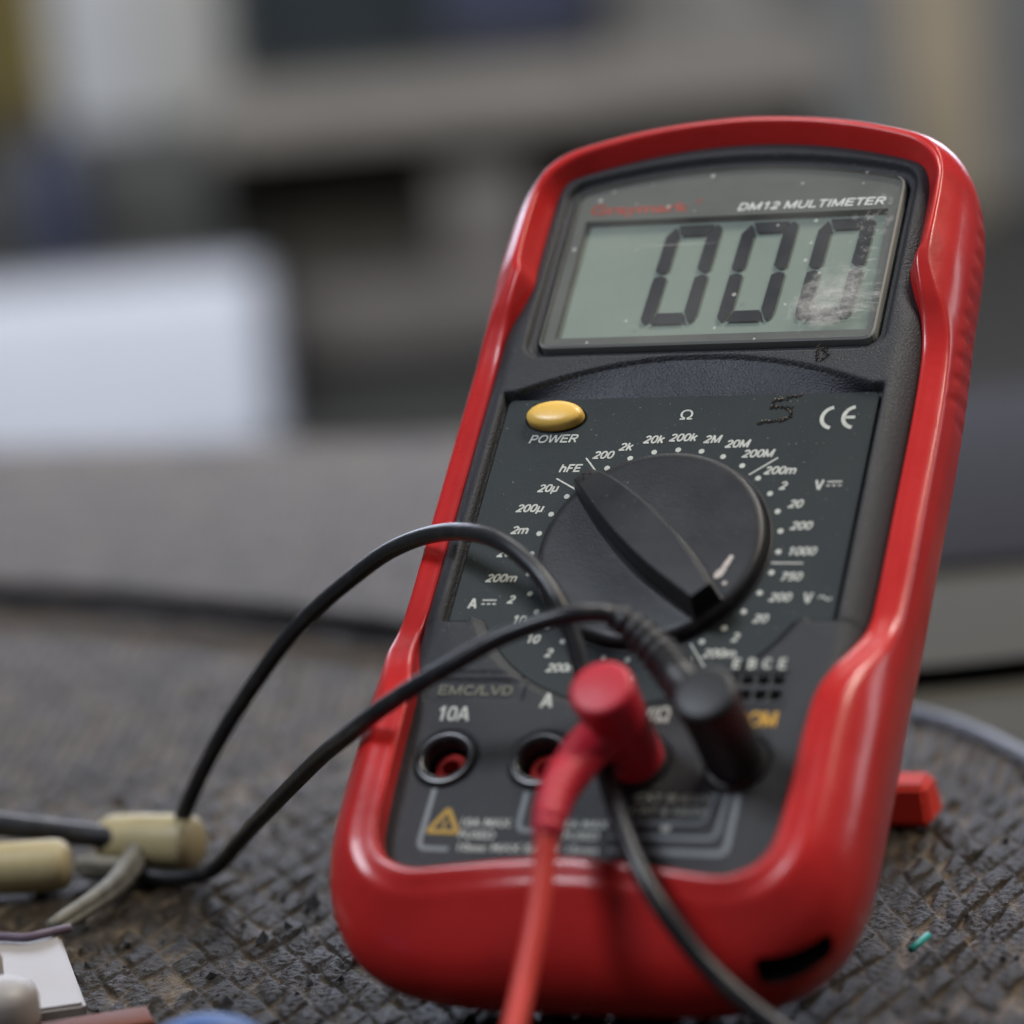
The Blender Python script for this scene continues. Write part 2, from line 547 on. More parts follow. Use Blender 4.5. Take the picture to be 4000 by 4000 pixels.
def case_height(x, a):
    ax = np.abs(x)
    rr = np.hypot(x, a)
    arc = 34.2 + 7.9 * (1 - (x / 33.8) ** 2)
    h = np.full_like(x, 1.5)
    # sloping crescent above the legend plate
    t = np.clip((a - 34.0) / np.maximum(arc - 34.0, .05), 0, 1)
    cres = -0.9 + 1.7 * (t ** 1.15) + .7 * smooth(.93, 1.0, t)
    inb = (ax < 33.8) & (a < arc)
    h = np.where(inb & (a >= 34.0), cres, h)
    # pocket of the legend plate (upper part) and its round lower end
    sdp = np.maximum(ax - 34.2, np.maximum(a - 34.1, -14.2 - a))
    sdc = np.maximum(rr - 31.0, a + 14.0)
    sd = np.minimum(sdp, sdc)
    wide = (a < -14.0) & (rr < 33.2)
    h = np.where(wide, np.minimum(h, -0.18 + 1.68 * np.clip((rr - 30.5) / 2.0, 0, 1)), h)
    h = np.where((sd < 0.9) & ~wide, np.minimum(h, -0.9 + 2.4 * smooth(-0.1, 0.9, sd)), h)
    low = smooth(-14.2, -14.9, a)
    h = h - 0.25 * low
    # recess for the display lens
    ws = win_sd(x, a, 1.9)
    h = np.where(ws < 0.7, np.minimum(h, 1.5 - 1.6 * smooth(.7, -.5, ws)), h)
    ws2 = win_sd(x, a, 0.35)
    h = np.where(ws2 < 0.3, h - 2.0 * smooth(.3, -.2, ws2), h)
    # embossing pocket
    e = np.maximum(np.abs(x + 25.0) - 8.6, np.abs(a + 28.7) - 2.1)
    h = h - 0.7 * smooth(.35, -.2, e)
    # lower terrace line
    h = h - 0.45 * np.exp(-((a + 25.6) / .4) ** 2) * smooth(-17.0, -18.0, x)
    # wells for the sockets
    for jx, ja in JACKS:
        d = np.hypot(x - jx, a - ja)
        h = h - 0.6 * smooth(6.0, 5.2, d)
    # rolled outer edge
    d = half_width(a) - ax
    k = np.clip(1 - d / 5.0, 0, 1)
    edge = 7.0 * (1 - np.sqrt(np.clip(1 - k * k, 0, 1)))
    h = h - edge
    dt = (93.2 - (x / 39.0) ** 2 * 9.0) - a
    k = np.clip(1 - dt / 3.0, 0, 1)
    h = h - 3.0 * (1 - np.sqrt(np.clip(1 - k * k, 0, 1)))
    return h


def relief(x0, x1, a0, a1, st, hfun, keep):
    xs = np.arange(x0, x1 + st * .5, st)
    as_ = np.arange(a0, a1 + st * .5, st)
    X, A = np.meshgrid(xs, as_)
    H = hfun(X, A)
    nx, na = len(xs), len(as_)
    xc = (X[:-1, :-1] + st / 2); ac = (A[:-1, :-1] + st / 2)
    K = keep(xc, ac)
    idx = np.arange(nx * na).reshape(na, nx)
    q = np.stack([idx[:-1, :-1], idx[:-1, 1:], idx[1:, 1:], idx[1:, :-1]], -1)[K]
    used = np.unique(q)
    rem = np.full(nx * na, -1); rem[used] = np.arange(len(used))
    P = np.stack([X.ravel(), A.ravel(), H.ravel()], 1)[used]
    return P, rem[q]


def case_keep(x, a):
    k = (np.abs(x) < half_width(a)) & (a < 93.2 - (x / 39.0) ** 2 * 9.0)
    for jx, ja in JACKS:
        k &= np.hypot(x - jx, a - ja) > 4.4
    k &= ~((np.abs(x - 23.4) < 5.2) & (np.abs(a + 28.6) < 2.7))
    k &= ~((np.abs(x) < 29.5) & (a > 46.5) & (a < 76.5))
    return k


P, Q = relief(-39.9, 39.9, -69.0, 93.5, 0.38, case_height, case_keep)
obj("case_front", Lpts(P), [tuple(q) for q in Q], M_BODY, meter)
def recess_h(x, a):
    return case_height(x, a) + .05


def recess_keep(x, a):
    return (np.abs(x) < 33.2) & (a > 34.3) & (a < 34.2 + 7.9 * (1 - (x / 33.8) ** 2) - .55)


P, Q = relief(-33.6, 33.6, 34.2, 42.2, 0.3, recess_h, recess_keep)
obj("thumb_recess", Lpts(P), [tuple(q) for q in Q], mat("shaded_recess_plastic", (0.009, 0.0105, 0.018), 0.42, 0.28, bump=(2600, 0.00012), var=0.12), meter)  # case plastic with the slope's bluish shade put into its colour
# sides and back of the dark case, inside the holster
cs = MB()
out = []
for a in np.linspace(-52, 90, 30): out.append((float(half_width(np.array(a))) - 0.05, a))
pl = out + [(-x, a) for x, a in out[::-1]]
n_ = len(pl)
cs.add([L(x, a, -5.6) for x, a in pl] + [L(x * .9, a, -28.5) for x, a in pl],
       [(k, (k + 1) % n_, n_ + (k + 1) % n_, n_ + k) for k in range(n_)] + [tuple(range(n_, 2 * n_))])
cs.build("case_back", M_BODY, meter, False)

# ---- legend plate
pts = [(-33.9, -14.0), (-33.9, 32.6)]
pts += [(-33.9 + 1.2 - 1.2 * math.cos(t), 32.6 + 1.2 * math.sin(t)) for t in np.linspace(0.2, math.pi / 2, 5)]
pts += [(33.9 - 1.2 + 1.2 * math.sin(t), 32.6 + 1.2 * math.cos(t)) for t in np.linspace(0, math.pi / 2, 6)]
pts += [(33.9, -14.0)]
ang0 = math.atan2(-14.0, 27.3)
ang1 = -math.pi - ang0
for t in np.linspace(ang0, ang1, 60): pts.append((30.7 * math.cos(t), 30.7 * math.sin(t)))
n_ = len(pts)
vv = [L(x * .997, a, 0.0) for x, a in pts] + [L(x, a, -0.12) for x, a in pts] + [L(x, a, -1.2) for x, a in pts]
ff = [tuple(range(n_))]
for r_ in (0, 1):
    ff += [(r_ * n_ + k, r_ * n_ + (k + 1) % n_, (r_ + 1) * n_ + (k + 1) % n_, (r_ + 1) * n_ + k) for k in range(n_)]
plate = obj("legend_plate", vv, ff, M_PANEL, meter, False)


# ---- printing
def _arc(cx, cy, rx, ry, a0, a1, n=12, e=1.0):
    P = []
    for t in np.linspace(R(a0), R(a1), n):
        c, s_ = math.cos(t), math.sin(t)
        P.append((cx + rx * math.copysign(abs(c) ** e, c), cy + ry * math.copysign(abs(s_) ** e, s_)))
    return P


GLYPH = {   # advance width, then strokes in a box one cap height tall (centre lines)
    '0': (.60, [_arc(.30, .5, .21, .42, 90, 450, 25, .85)]),
    '1': (.60, [[(.12, .74), (.24, .80), (.35, .99)], [(.35, 1.0), (.35, 0)]]),
    '2': (.60, [_arc(.30, .68, .20, .23, 165, -35, 12) + [(.10, .09)], [(.03, .08), (.53, .08)]]),
    '5': (.60, [[(.51, .92), (.15, .92)], [(.17, .92), (.11, .50)], _arc(.29, .33, .21, .25, 135, -150, 14)]),
    '7': (.60, [[(.05, .92), (.54, .92)], [(.50, .90), (.34, .50), (.24, 0)]]),
    'k': (.58, [[(.11, 0), (.11, 1)], [(.50, .70), (.12, .32)], [(.25, .45), (.52, 0)]]),
    'm': (.92, [[(.10, 0), (.10, .72)], [(.10, .45)] + _arc(.27, .50, .18, .15, 160, 0, 8) + [(.45, 0)], [(.45, .45)] + _arc(.63, .50, .18, .15, 160, 0, 8) + [(.81, 0)]]),
    'h': (.62, [[(.11, 0), (.11, 1)], [(.11, .42)] + _arc(.31, .48, .19, .18, 160, 0, 8) + [(.50, 0)]]),
    'µ': (.62, [[(.12, .72), (.12, -.24)], [(.12, .25)] + _arc(.30, .22, .18, .15, 190, 340, 8), [(.49, .72), (.49, 0)]]),
    'M': (.88, [[(.11, 0), (.11, 1)], [(.12, .97), (.43, .06)], [(.43, .06), (.74, .97)], [(.75, 1), (.75, 0)]]),
    'F': (.62, [[(.12, 0), (.12, 1)], [(.12, .92), (.58, .92)], [(.12, .50), (.50, .50)]]),
    'E': (.68, [[(.12, 0), (.12, 1)], [(.12, .92), (.62, .92)], [(.12, .51), (.57, .51)], [(.12, .08), (.63, .08)]]),
    'P': (.68, [[(.12, 0), (.12, 1)], [(.12, .92), (.36, .92)] + _arc(.40, .68, .17, .24, 90, -90, 9) + [(.12, .44)]]),
    'R': (.74, [[(.12, 0), (.12, 1)], [(.12, .92), (.40, .92)] + _arc(.43, .70, .17, .22, 90, -90, 9) + [(.12, .48)], [(.38, .46), (.64, 0)]]),
    'O': (.80, [_arc(.40, .5, .31, .42, 90, 450, 25, .92)]),
    'C': (.74, [_arc(.40, .5, .30, .42, 40, 320, 18, .92)]),
    'D': (.74, [[(.12, 0), (.12, 1)], [(.12, .92), (.30, .92)] + _arc(.33, .5, .30, .42, 90, -90, 13) + [(.12, .08)]]),
    'B': (.72, [[(.12, 0), (.12, 1)], [(.12, .92), (.38, .92)] + _arc(.40, .72, .16, .20, 90, -90, 8) + [(.12, .52)], [(.38, .52)] + _arc(.42, .30, .18, .22, 90, -90, 8) + [(.12, .08)]]),
    'U': (.74, [[(.12, 1), (.12, .35)] + _arc(.37, .34, .25, .27, 180, 360, 11) + [(.62, 1)]]),
    'L': (.62, [[(.12, 1), (.12, 0)], [(.12, .08), (.58, .08)]]),
    'T': (.64, [[(.03, .92), (.61, .92)], [(.32, .92), (.32, 0)]]),
    'I': (.28, [[(.14, 1), (.14, 0)]]),
    'A': (.74, [[(.06, 0), (.36, .97)], [(.38, .97), (.68, 0)], [(.17, .31), (.57, .31)]]),
    'V': (.70, [[(.05, 1), (.34, .03)], [(.36, .03), (.65, 1)]]),
    'W': (1.0, [[(.05, 1), (.26, .03)], [(.27, .03), (.49, .95)], [(.51, .95), (.73, .03)], [(.74, .03), (.95, 1)]]),
    '/': (.32, [[(.02, 0), (.30, 1)]]),
    ' ': (.30, []),
}


class Print:
    """collects flat marks at a height b over the face"""
    def __init__(self, b): self.b, self.mb = b, MB()

    def poly(self, pts): self.mb.add([L(x, a, self.b) for x, a in pts], [tuple(range(len(pts)))]); return self

    def bar(self, p, q, w):
        p, q = Vector(p), Vector(q)
        d = (q - p).normalized(); n = Vector((-d.y, d.x)) * w / 2
        return self.poly([p - n, q - n, q + n, p + n])

    def path(self, P, w):
        for p, q in zip(P[:-1], P[1:]): self.bar(p, q, w)
        return self

    def strip(self, P, w):
        """one mitred ribbon along a polyline"""
        P = [Vector(p) for p in P]
        l, r = [], []
        for i, p in enumerate(P):
            d = (P[min(i + 1, len(P) - 1)] - P[max(i - 1, 0)]).normalized()
            n = Vector((-d.y, d.x)) * w / 2
            l.append(p + n); r.append(p - n)
        v = [L(x.x, x.y, self.b) for x in l + r]
        k = len(P)
        self.mb.add(v, [(i, i + 1, k + i + 1, k + i) for i in range(k - 1)])
        return self

    def disc(self, x, a, r, seg=16):
        return self.poly([(x + r * math.cos(t), a + r * math.sin(t)) for t in np.linspace(0, 2 * math.pi, seg, endpoint=False)])

    def text(self, s, x, a, cap, shear=0.0, bold=0.0, width=None, align='C', rot=0.0):
        cu = bpy.data.curves.new("lettering", 'FONT')
        cu.body = s
        cu.size = 1.0
        cu.shear = shear
        cu.offset = bold
        cu.resolution_u = 3
        to = bpy.data.objects.new("lettering", cu)
        COL.objects.link(to)
        bpy.context.view_layer.update()
        dg = bpy.context.evaluated_depsgraph_get()
        me = bpy.data.meshes.new_from_object(to.evaluated_get(dg))
        V = np.array([v.co[:2] for v in me.vertices])
        F = [tuple(p.vertices) for p in me.polygons]
        bpy.data.objects.remove(to); bpy.data.curves.remove(cu); bpy.data.meshes.remove(me)
        k = cap / 0.72
        V = V * k
        if width:
            w = V[:, 0].max() - V[:, 0].min()
            V[:, 0] *= width / w
        off = -(V[:, 0].max() + V[:, 0].min()) / 2 if align == 'C' else (-V[:, 0].min() if align == 'L' else -V[:, 0].max())
        V[:, 0] += off
        V[:, 1] -= cap / 2
        c, s_ = math.cos(rot), math.sin(rot)
        pts = [(x + c * p[0] - s_ * p[1], a + s_ * p[0] + c * p[1], self.b) for p in V]
        self.mb.add(Lpts(pts), F)
        return self

    def letter(self, s, x, a, cap, shear=0.0, wt=.185, width=None):
        """the same, drawn as strokes of even weight"""
        tot = sum(GLYPH[c][0] for c in s)
        k = (width / tot) if width else cap
        px = -tot / 2
        for n, c in enumerate(s):
            adv, strokes = GLYPH[c]
            for m_, st_ in enumerate(strokes):
                P = [(x + (px + u) * k + shear * (v - .5) * cap, a + (v - .5) * cap) for u, v in st_]
                b0 = self.b
                self.b = b0 + .006 * m_
                self.strip(P, wt * cap)
                self.b = b0
            px += adv
        return self

    def build(self, name, m, parent=None): return self.mb.build(name, m, parent or meter, False)


P1 = Print(0.06)
for k in range(32):
    if k == 31: continue
    t = (k - 3) * 2 * math.pi / 32
    P1.disc(22.0 * math.sin(t), 22.0 * math.cos(t), 0.52)
IT, BO = 0.24, 0.032
for s, x, a in [("200", -13.4, 21.2), ("2k", -9.6, 22.9), ("20k", -4.8, 24.4), ("200k", 0.5, 24.7), ("2M", 5.9, 24.2),
                ("20M", 10.6, 23.1), ("200M", 14.7, 20.9), ("200m", 19.3, 17.2), ("2", 20.4, 13.9), ("20", 23.3, 10.0),
                ("200", 25.1, 5.4), ("1000", 26.1, 0.1), ("750", 25.2, -5.1), ("200", 24.1, -9.3), ("20", 21.5, -13.6),
                ("2", 17.9, -17.4), ("200m", 15.8, -20.6), ("hFE", -18.9, 18.4), ("20µ", -22.0, 14.1), ("200µ", -24.4, 9.8),
                ("2m", -25.2, 5.1), ("20m", -26.0, 0.2), ("200m", -26.2, -5.1), ("2", -23.4, -9.6), ("10", -21.1, -13.8),
                ("10", -17.6, -17.8), ("2", -14.1, -20.6), ("200m", -11.0, -23.6), ("20m", -4.5, -25.2), ("2m", 0.5, -25.6)]:
    P1.letter(s, x, a, 1.68, IT, .205, width=1.68 * 1.24 * sum(GLYPH[c][0] for c in s))
P1.letter("POWER", -23.5, 25.0, 1.75, .22, .19, width=9.1)
P1.text("Ω", 0.0, 29.7, 2.1, 0, 0.01, width=2.3)
P1.letter("A", -30.3, -10.4, 2.1, 0.0, .2)
P1.letter("V", 26.6, 13.9, 2.1, 0.0, .2)
P1.letter("V", 28.8, -9.5, 2.1, 0.0, .2)
for (x, a) in ((-27.4, -10.2), (29.2, 14.1)):
    P1.bar((x - 1.3, a + .45), (x + 1.3, a + .45), 0.28)
    for d in (-1, 0, 1): P1.bar((x + d - .3, a - .35), (x + d + .3, a - .35), 0.28)
P1.strip([(30.6 + t, -9.5 + .35 * math.sin(t * 2 * math.pi / 2.2)) for t in np.linspace(0, 2.2, 14)], .3)
for p, q in [((-16.6, 20.6), (-13.5, 16.9)), ((-21.1, 16.2), (-16.8, 13.6)), ((18.3, 19.9), (13.8, 16.3)), ((21.2, -2.3), (26.7, -2.4)),
             ((10.3, -18.7), (13.6, -23.3))]:
    P1.bar(p, q, 0.3)
for k in range(3):                                   # buzzer waves
    P1.strip([(9.3 + k * .8 + .55 * math.cos(t), -22.2 + (.6 + .25 * k) * math.sin(t)) for t in np.linspace(-1.1, 1.1, 8)], .25)
# CE mark
for cx, bar in ((25.6, False), (29.4, True)):
    P1.strip([(cx + 1.1 + 2.15 * math.cos(t), 28.35 + 2.25 * math.sin(t)) for t in np.linspace(R(100), R(260), 18)], .72)
    if bar: P1.bar((cx - .9, 28.35), (cx + 1.0, 28.35), .6)
P1.build("dial_lettering", M_INK)

LOW = 1.25 - .25 + .32   # height of the lower case face
P2 = Print(1.33)
P2.letter("10A", -27.7, -33.8, 2.9, 0.0, .17, width=5.9)
P2.letter("A", -11.7, -31.0, 2.9, 0.0, .17)
P2.text("V/Ω", 7.6, -33.6, 2.7, 0.05, 0.03, width=5.2)
for k, s in enumerate("EBCE"): P2.letter(s, 19.6 + 2.6 * k, -23.5, 2.0, 0, .2)
P2.text("10A MAX", -16.8, -54.9, 1.55, 0.0, 0.02, width=8.6)
P2.text("FUSED", -17.9, -57.2, 1.45, 0.0, 0.02, width=6.2)
P2.text("10sec MAX EACH 15min", -8.6, -59.6, 1.45, 0.0, 0.02, width=24.0)
P2.text("2A MAX", 0.4, -54.8, 1.5, 0.0, 0.02, width=7.6)
P2.text("FUSED", 0.0, -57.0, 1.45, 0.0, 0.02, width=6.0)
P2.text("CAT III 600V", 13.9, -49.6, 1.5, 0.0, 0.01, width=12.6)
P2.text("CAT II 1000V", 13.7, -52.0, 1.5, 0.0, 0.01, width=12.8)
P2.text("=", 13.8, -55.3, 1.8, 0.0, 0.05)
P2.build("socket_lettering", M_INK)
P3 = Print(1.31)


def rounded(P, r=1.6, n=6):
    P = [Vector(p) for p in P]
    out = [P[0]]
    for i in range(1, len(P) - 1):
        u = (P[i - 1] - P[i]).normalized(); w = (P[i + 1] - P[i]).normalized()
        a, b = P[i] + u * r, P[i] + w * r
        for k in range(n + 1):
            t = k / n
            out.append(a * (1 - t) ** 2 + P[i] * 2 * t * (1 - t) + b * t * t)
    out.append(P[-1])
    return out


P3.strip(rounded([(-27.4, -48.6), (-27.6, -60.0), (-22.3, -60.1)]), .9)
P3.strip(rounded([(-11.2, -49.0), (-11.2, -56.2), (-4.6, -56.3)]), .9)
P3.strip(rounded([(3.9, -48.6), (5.0, -54.3), (20.0, -54.2), (20.9, -48.5)]), .6)
P3.strip(rounded([(4.6, -57.0), (22.4, -57.0), (22.8, -48.8)]), .75)
P3.strip(rounded([(5.0, -59.6), (24.6, -59.8), (24.6, -48.8)]), 1.0)
P3.build("rating_frames", M_GREYINK)
P4 = Print(1.34)
c0 = (-24.0, -55.4)
tri = [(c0[0] + 3.0 * math.cos(t), c0[1] + 2.9 * math.sin(t)) for t in (R(90), R(210), R(330))]
P4.strip(rounded([((tri[2][0] + tri[1][0]) / 2, tri[1][1]), tri[2], tri[0], tri[1], ((tri[2][0] + tri[1][0]) / 2 + .01, tri[1][1])], .5), .85)
P4.text("!", c0[0], c0[1] - .2, 2.0, 0, .05)
P4.build("warning_triangle", M_YELLOWINK)
P5 = Print(1.33)
P5.letter("COM", 25.0, -34.3, 2.9, 0.0, .18, width=7.0)
P5.build("common_lettering", M_GOLDINK)
P6 = Print(0.72)
P6.letter("EMC/LVD", -25.2, -28.7, 1.9, 0.0, .2, width=13.6)
P6.build("moulded_lettering", mat("moulded_letter_plastic", (0.14, 0.138, 0.10), .6), meter)

# scorched figure 5 and the scratch above it
f5 = MB()
fe = MB()


def scratch(P, w, b, seed):
    rr = random.Random(seed)
    P = resample(np.array([(*p, 0) for p in P]), 120)
    for i in range(len(P) - 1):
        p = P[i] + np.array((rr.gauss(0, .16), rr.gauss(0, .16), 0))
        for tgt, k, hh in ((f5, 1.0, .05), (fe, .6, .16)):
            if tgt is fe and rr.random() < .72: continue
            o = np.array((rr.uniform(-.35, .35), rr.uniform(.1, .5), 0)) if tgt is fe else np.zeros(3)
            rad = w * k * rr.uniform(.22, .62)
            q = [(p[0] + o[0] + rad * rr.uniform(.5, 1.2) * math.cos(t), p[1] + o[1] + rad * rr.uniform(.4, 1.0) * math.sin(t)) for t in np.linspace(0, 2 * math.pi, 7, endpoint=False)]
            top = [L(x, a, b + hh + rr.uniform(0, .05)) for x, a in q]
            tgt.add(top + [L(x, a, b - .05) for x, a in q], [tuple(range(7))] + [(j, (j + 1) % 7, 7 + (j + 1) % 7, 7 + j) for j in range(7)])


scratch([(19.8, 33.2), (17.6, 32.9), (15.6, 32.3), (15.3, 30.7), (17.0, 31.0), (18.6, 30.4), (19.0, 29.2), (18.0, 28.0), (15.4, 27.7), (13.2, 27.5)], .55, 0, 3)
scratch([(21.6, 43.2), (21.8, 41.4), (22.0, 39.8)], .2, 1.5, 5)
scratch([(23.6, 42.6), (22.4, 42.2), (23.9, 40.9), (22.5, 39.6)], .2, 1.5, 6)
f5.build("burn_mark", M_BURN, meter, False)
fe.build("burn_ridge", M_BURNEDGE, meter, False)

# ---- display: lens, printed mask, glass window, segments
g = []
for t in np.linspace(-1, 1, 41): g.append((t * 31.0, float(win_top(np.array(t * 31.0)))))


def lens_outline(gr=0.0, r=2.2):
    hw, bot = 31.0 + gr, 45.0 - gr
    P = [(-hw, bot), (hw, bot)]
    top = [(x * hw / 31.0, a + gr) for x, a in g[::-1]]
    P = [(0, bot), (hw, bot)] + [top[0]] + top[1:-1] + [top[-1], (-hw, bot), (-.01, bot)]
    return rounded_loop(P, r)


def rounded_loop(P, r):
    P = [Vector(p) for p in P]
    out = []
    for i, p in enumerate(P):
        a, b = P[i - 1], P[(i + 1) % len(P)]
        u, w = (a - p), (b - p)
        if u.length < 1e-4 or w.length < 1e-4: continue
        ang = u.angle(w)
        if ang > R(150): out.append(p); continue
        rr = min(r, u.length * .6 if u.length > 3 else r, w.length * .6 if w.length > 3 else r)
        for k in range(6):
            t = k / 5
            out.append((p + u.normalized() * rr) * (1 - t) ** 2 + p * 2 * t * (1 - t) + (p + w.normalized() * rr) * t * t)
    return out


def lens_glass():
    m = bpy.data.materials.new("scratched_clear_lens")
    m.use_nodes = True
    nt = m.node_tree
    for n in list(nt.nodes): nt.nodes.remove(n)
    N = lambda t, **k: nt.nodes.new(t)
    out = N('ShaderNodeOutputMaterial')
    tr = N('ShaderNodeBsdfTransparent'); tr.inputs[0].default_value = (.93, .94, .93, 1)
    df = N('ShaderNodeBsdfDiffuse'); df.inputs[0].default_value = (.62, .60, .56, 1)
    gl = N('ShaderNodeBsdfGlossy'); gl.inputs['Roughness'].default_value = .16
    tc = N('ShaderNodeTexCoord')
    mth = lambda op, a, b=None, c=None: _math(nt, op, a, b, c)
    sep = N('ShaderNodeSeparateXYZ'); nt.links.new(tc.outputs['Object'], sep.inputs[0])
    X, Y = sep.outputs[0], sep.outputs[1]

    def noise_(scale, detail=4, rough=.6):
        n = N('ShaderNodeTexNoise'); n.inputs['Scale'].default_value = scale
        n.inputs['Detail'].default_value = detail; n.inputs['Roughness'].default_value = rough
        nt.links.new(tc.outputs['Object'], n.inputs['Vector']); return n.outputs['Fac']

    def blob(cx, ca, rx, ra, slant=0.0):
        dx = mth('DIVIDE', mth('SUBTRACT', mth('SUBTRACT', X, cx * MM), mth('MULTIPLY', mth('SUBTRACT', Y, (ca + 70) * MM), slant)), rx * MM)
        dy = mth('DIVIDE', mth('SUBTRACT', Y, (ca + 70) * MM), ra * MM)
        return mth('SQRT', mth('ADD', mth('MULTIPLY', dx, dx), mth('MULTIPLY', dy, dy)))

    n1, n2, n3 = noise_(180, 6, .7), noise_(520, 5, .7), noise_(60, 5, .6)
    ms = N('ShaderNodeMapping'); ms.inputs['Rotation'].default_value = (0, 0, .9); ms.inputs['Scale'].default_value = (160, 620, 1)
    nt.links.new(tc.outputs['Object'], ms.inputs['Vector'])
    nm = N('ShaderNodeTexNoise'); nm.inputs['Scale'].default_value = 1.0; nm.inputs['Detail'].default_value = 5; nm.inputs['Roughness'].default_value = .7
    nt.links.new(ms.outputs['Vector'], nm.inputs['Vector'])
    n4 = nm.outputs['Fac']
    # the cloudy patch where the print is rubbed away
    d = mth('ADD', blob(21.3, 53.4, 6.6, 7.2, .25), mth('MULTIPLY', mth('SUBTRACT', n1, .5), 2.2))
    core = mth('MULTIPLY', mth('MULTIPLY', _range(nt, d, 1.15, .35, 0, 1), _range(nt, n4, .30, .58, .45, 1.0)), _range(nt, n2, .34, .55, .55, 1.0))
    d2 = mth('ADD', blob(24.5, 54.0, 8.5, 9.5, .1), mth('MULTIPLY', mth('SUBTRACT', n1, .5), 2.4))
    halo = mth('MULTIPLY', _range(nt, d2, 1.15, .45, 0, .6), _range(nt, n4, .46, .64, 0, 1))
    d3 = mth('ADD', blob(26.8, 72, 6, 9), mth('MULTIPLY', mth('SUBTRACT', n1, .5), 2.6))
    wear = mth('MULTIPLY', _range(nt, d3, 1.0, .6, 0, .35), _range(nt, n2, .5, .6, 0, 1))
    # fine specks over the whole lens and a few large drops
    vo = N('ShaderNodeTexVoronoi'); vo.inputs['Scale'].default_value = 420
    nt.links.new(tc.outputs['Object'], vo.inputs['Vector'])
    sc2 = N('ShaderNodeSeparateColor'); nt.links.new(vo.outputs['Color'], sc2.inputs[0])
    speck = mth('MULTIPLY', mth('LESS_THAN', vo.outputs['Distance'], mth('MULTIPLY', sc2.outputs[1], .20)), mth('GREATER_THAN', sc2.outputs[0], .58))
    vo2 = N('ShaderNodeTexVoronoi'); vo2.inputs['Scale'].default_value = 120
    nt.links.new(tc.outputs['Object'], vo2.inputs['Vector'])
    sc3 = N('ShaderNodeSeparateColor'); nt.links.new(vo2.outputs['Color'], sc3.inputs[0])
    drop = mth('MULTIPLY', _range(nt, vo2.outputs['Distance'], .17, .08, 0, .13), mth('GREATER_THAN', sc3.outputs[0], .74))
    # hairline scratches: thin bands of a stretched noise
    mp = N('ShaderNodeMapping'); mp.inputs['Rotation'].default_value = (0, 0, .16); mp.inputs['Scale'].default_value = (18, 420, 1)
    nt.links.new(tc.outputs['Object'], mp.inputs['Vector'])
    ns = N('ShaderNodeTexNoise'); ns.inputs['Scale'].default_value = 1.0; ns.inputs['Detail'].default_value = 1
    nt.links.new(mp.outputs['Vector'], ns.inputs['Vector'])
    scr = mth('MULTIPLY', _range(nt, ns.outputs['Fac'], .70, .74, 0, .22), 1.0)
    haze = _range(nt, n3, .3, .7, .02, .09)
    fac = haze
    for q, k in ((core, .66), (halo, .75), (wear, .75), (speck, .55), (drop, .8), (scr, 1.3)):
        fac = mth('MAXIMUM', fac, mth('MULTIPLY', q, k))
    fac = mth('MINIMUM', fac, .92)
    mx = N('ShaderNodeMixShader')
    nt.links.new(fac, mx.inputs[0]); nt.links.new(tr.outputs[0], mx.inputs[1]); nt.links.new(df.outputs[0], mx.inputs[2])
    mx2 = N('ShaderNodeMixShader')
    mx2.inputs[0].default_value = .07
    nt.links.new(mx.outputs[0], mx2.inputs[1]); nt.links.new(gl.outputs[0], mx2.inputs[2])
    nt.links.new(mx2.outputs[0], out.inputs[0])
    return m


def _math(nt, op, a, b=None, c=None):
    n = nt.nodes.new('ShaderNodeMath'); n.operation = op
    for i, q in enumerate((a, b, c)):
        if q is None: continue
        if isinstance(q, (int, float)): n.inputs[i].default_value = q
        else: nt.links.new(q, n.inputs[i])
    return n.outputs[0]


def _range(nt, v, f0, f1, t0, t1):
    n = nt.nodes.new('ShaderNodeMapRange')
    n.inputs['From Min'].default_value, n.inputs['From Max'].default_value = f0, f1
    n.inputs['To Min'].default_value, n.inputs['To Max'].default_value = t0, t1
    nt.links.new(v, n.inputs['Value'])
    return n.outputs[0]


M_LENS = lens_glass()
M_LENSEDGE = mat("lens_edge_acrylic", (0.34, 0.345, 0.32), 0.28, 0.5)
top_o = lens_outline(-.28)
n_ = len(top_o)
obj("display_lens", [L(p.x, p.y, 1.15) for p in top_o], [tuple(range(n_))], M_LENS, meter, False, None, False)
side = lens_outline(0)
ns_ = len(side)
rim = [L(p.x, p.y, 1.15) for p in top_o] + [L(p.x, p.y, .75) for p in side] + [L(p.x, p.y, -.9) for p in side]
obj("lens_rim", rim, [(r_ * ns_ + k, r_ * ns_ + (k + 1) % ns_, (r_ + 1) * ns_ + (k + 1) % ns_, (r_ + 1) * ns_ + k) for r_ in (0, 1) for k in range(ns_)], M_LENSEDGE, meter, False)

# mask with the LCD opening, just under the lens
op = [(-28.5, 47.6), (29.3, 47.6), (28.6, 75.4), (-28.5, 75.4)]
mk = MB()
o_lo = lens_outline(-.3)
bm = bmesh.new()
ov = [bm.verts.new(L(p.x, p.y, .35)) for p in o_lo]
iv = [bm.verts.new(L(x, a, .35)) for x, a in op]
oe = [bm.edges.new((ov[i], ov[(i + 1) % len(ov)])) for i in range(len(ov))]
ie = [bm.edges.new((iv[i], iv[(i + 1) % 4])) for i in range(4)]
bmesh.ops.triangle_fill(bm, use_beauty=True, use_dissolve=False, edges=oe + ie)
iv2 = [bm.verts.new(L(x, a, -1.2)) for x, a in op]
for i in range(4): bm.faces.new((iv[i], iv[(i + 1) % 4], iv2[(i + 1) % 4], iv2[i]))
me = bpy.data.meshes.new("display_mask")
bm.to_mesh(me); bm.free()
me.materials.append(M_MASK)
mo = bpy.data.objects.new("display_mask", me); COL.objects.link(mo); mo.parent = meter
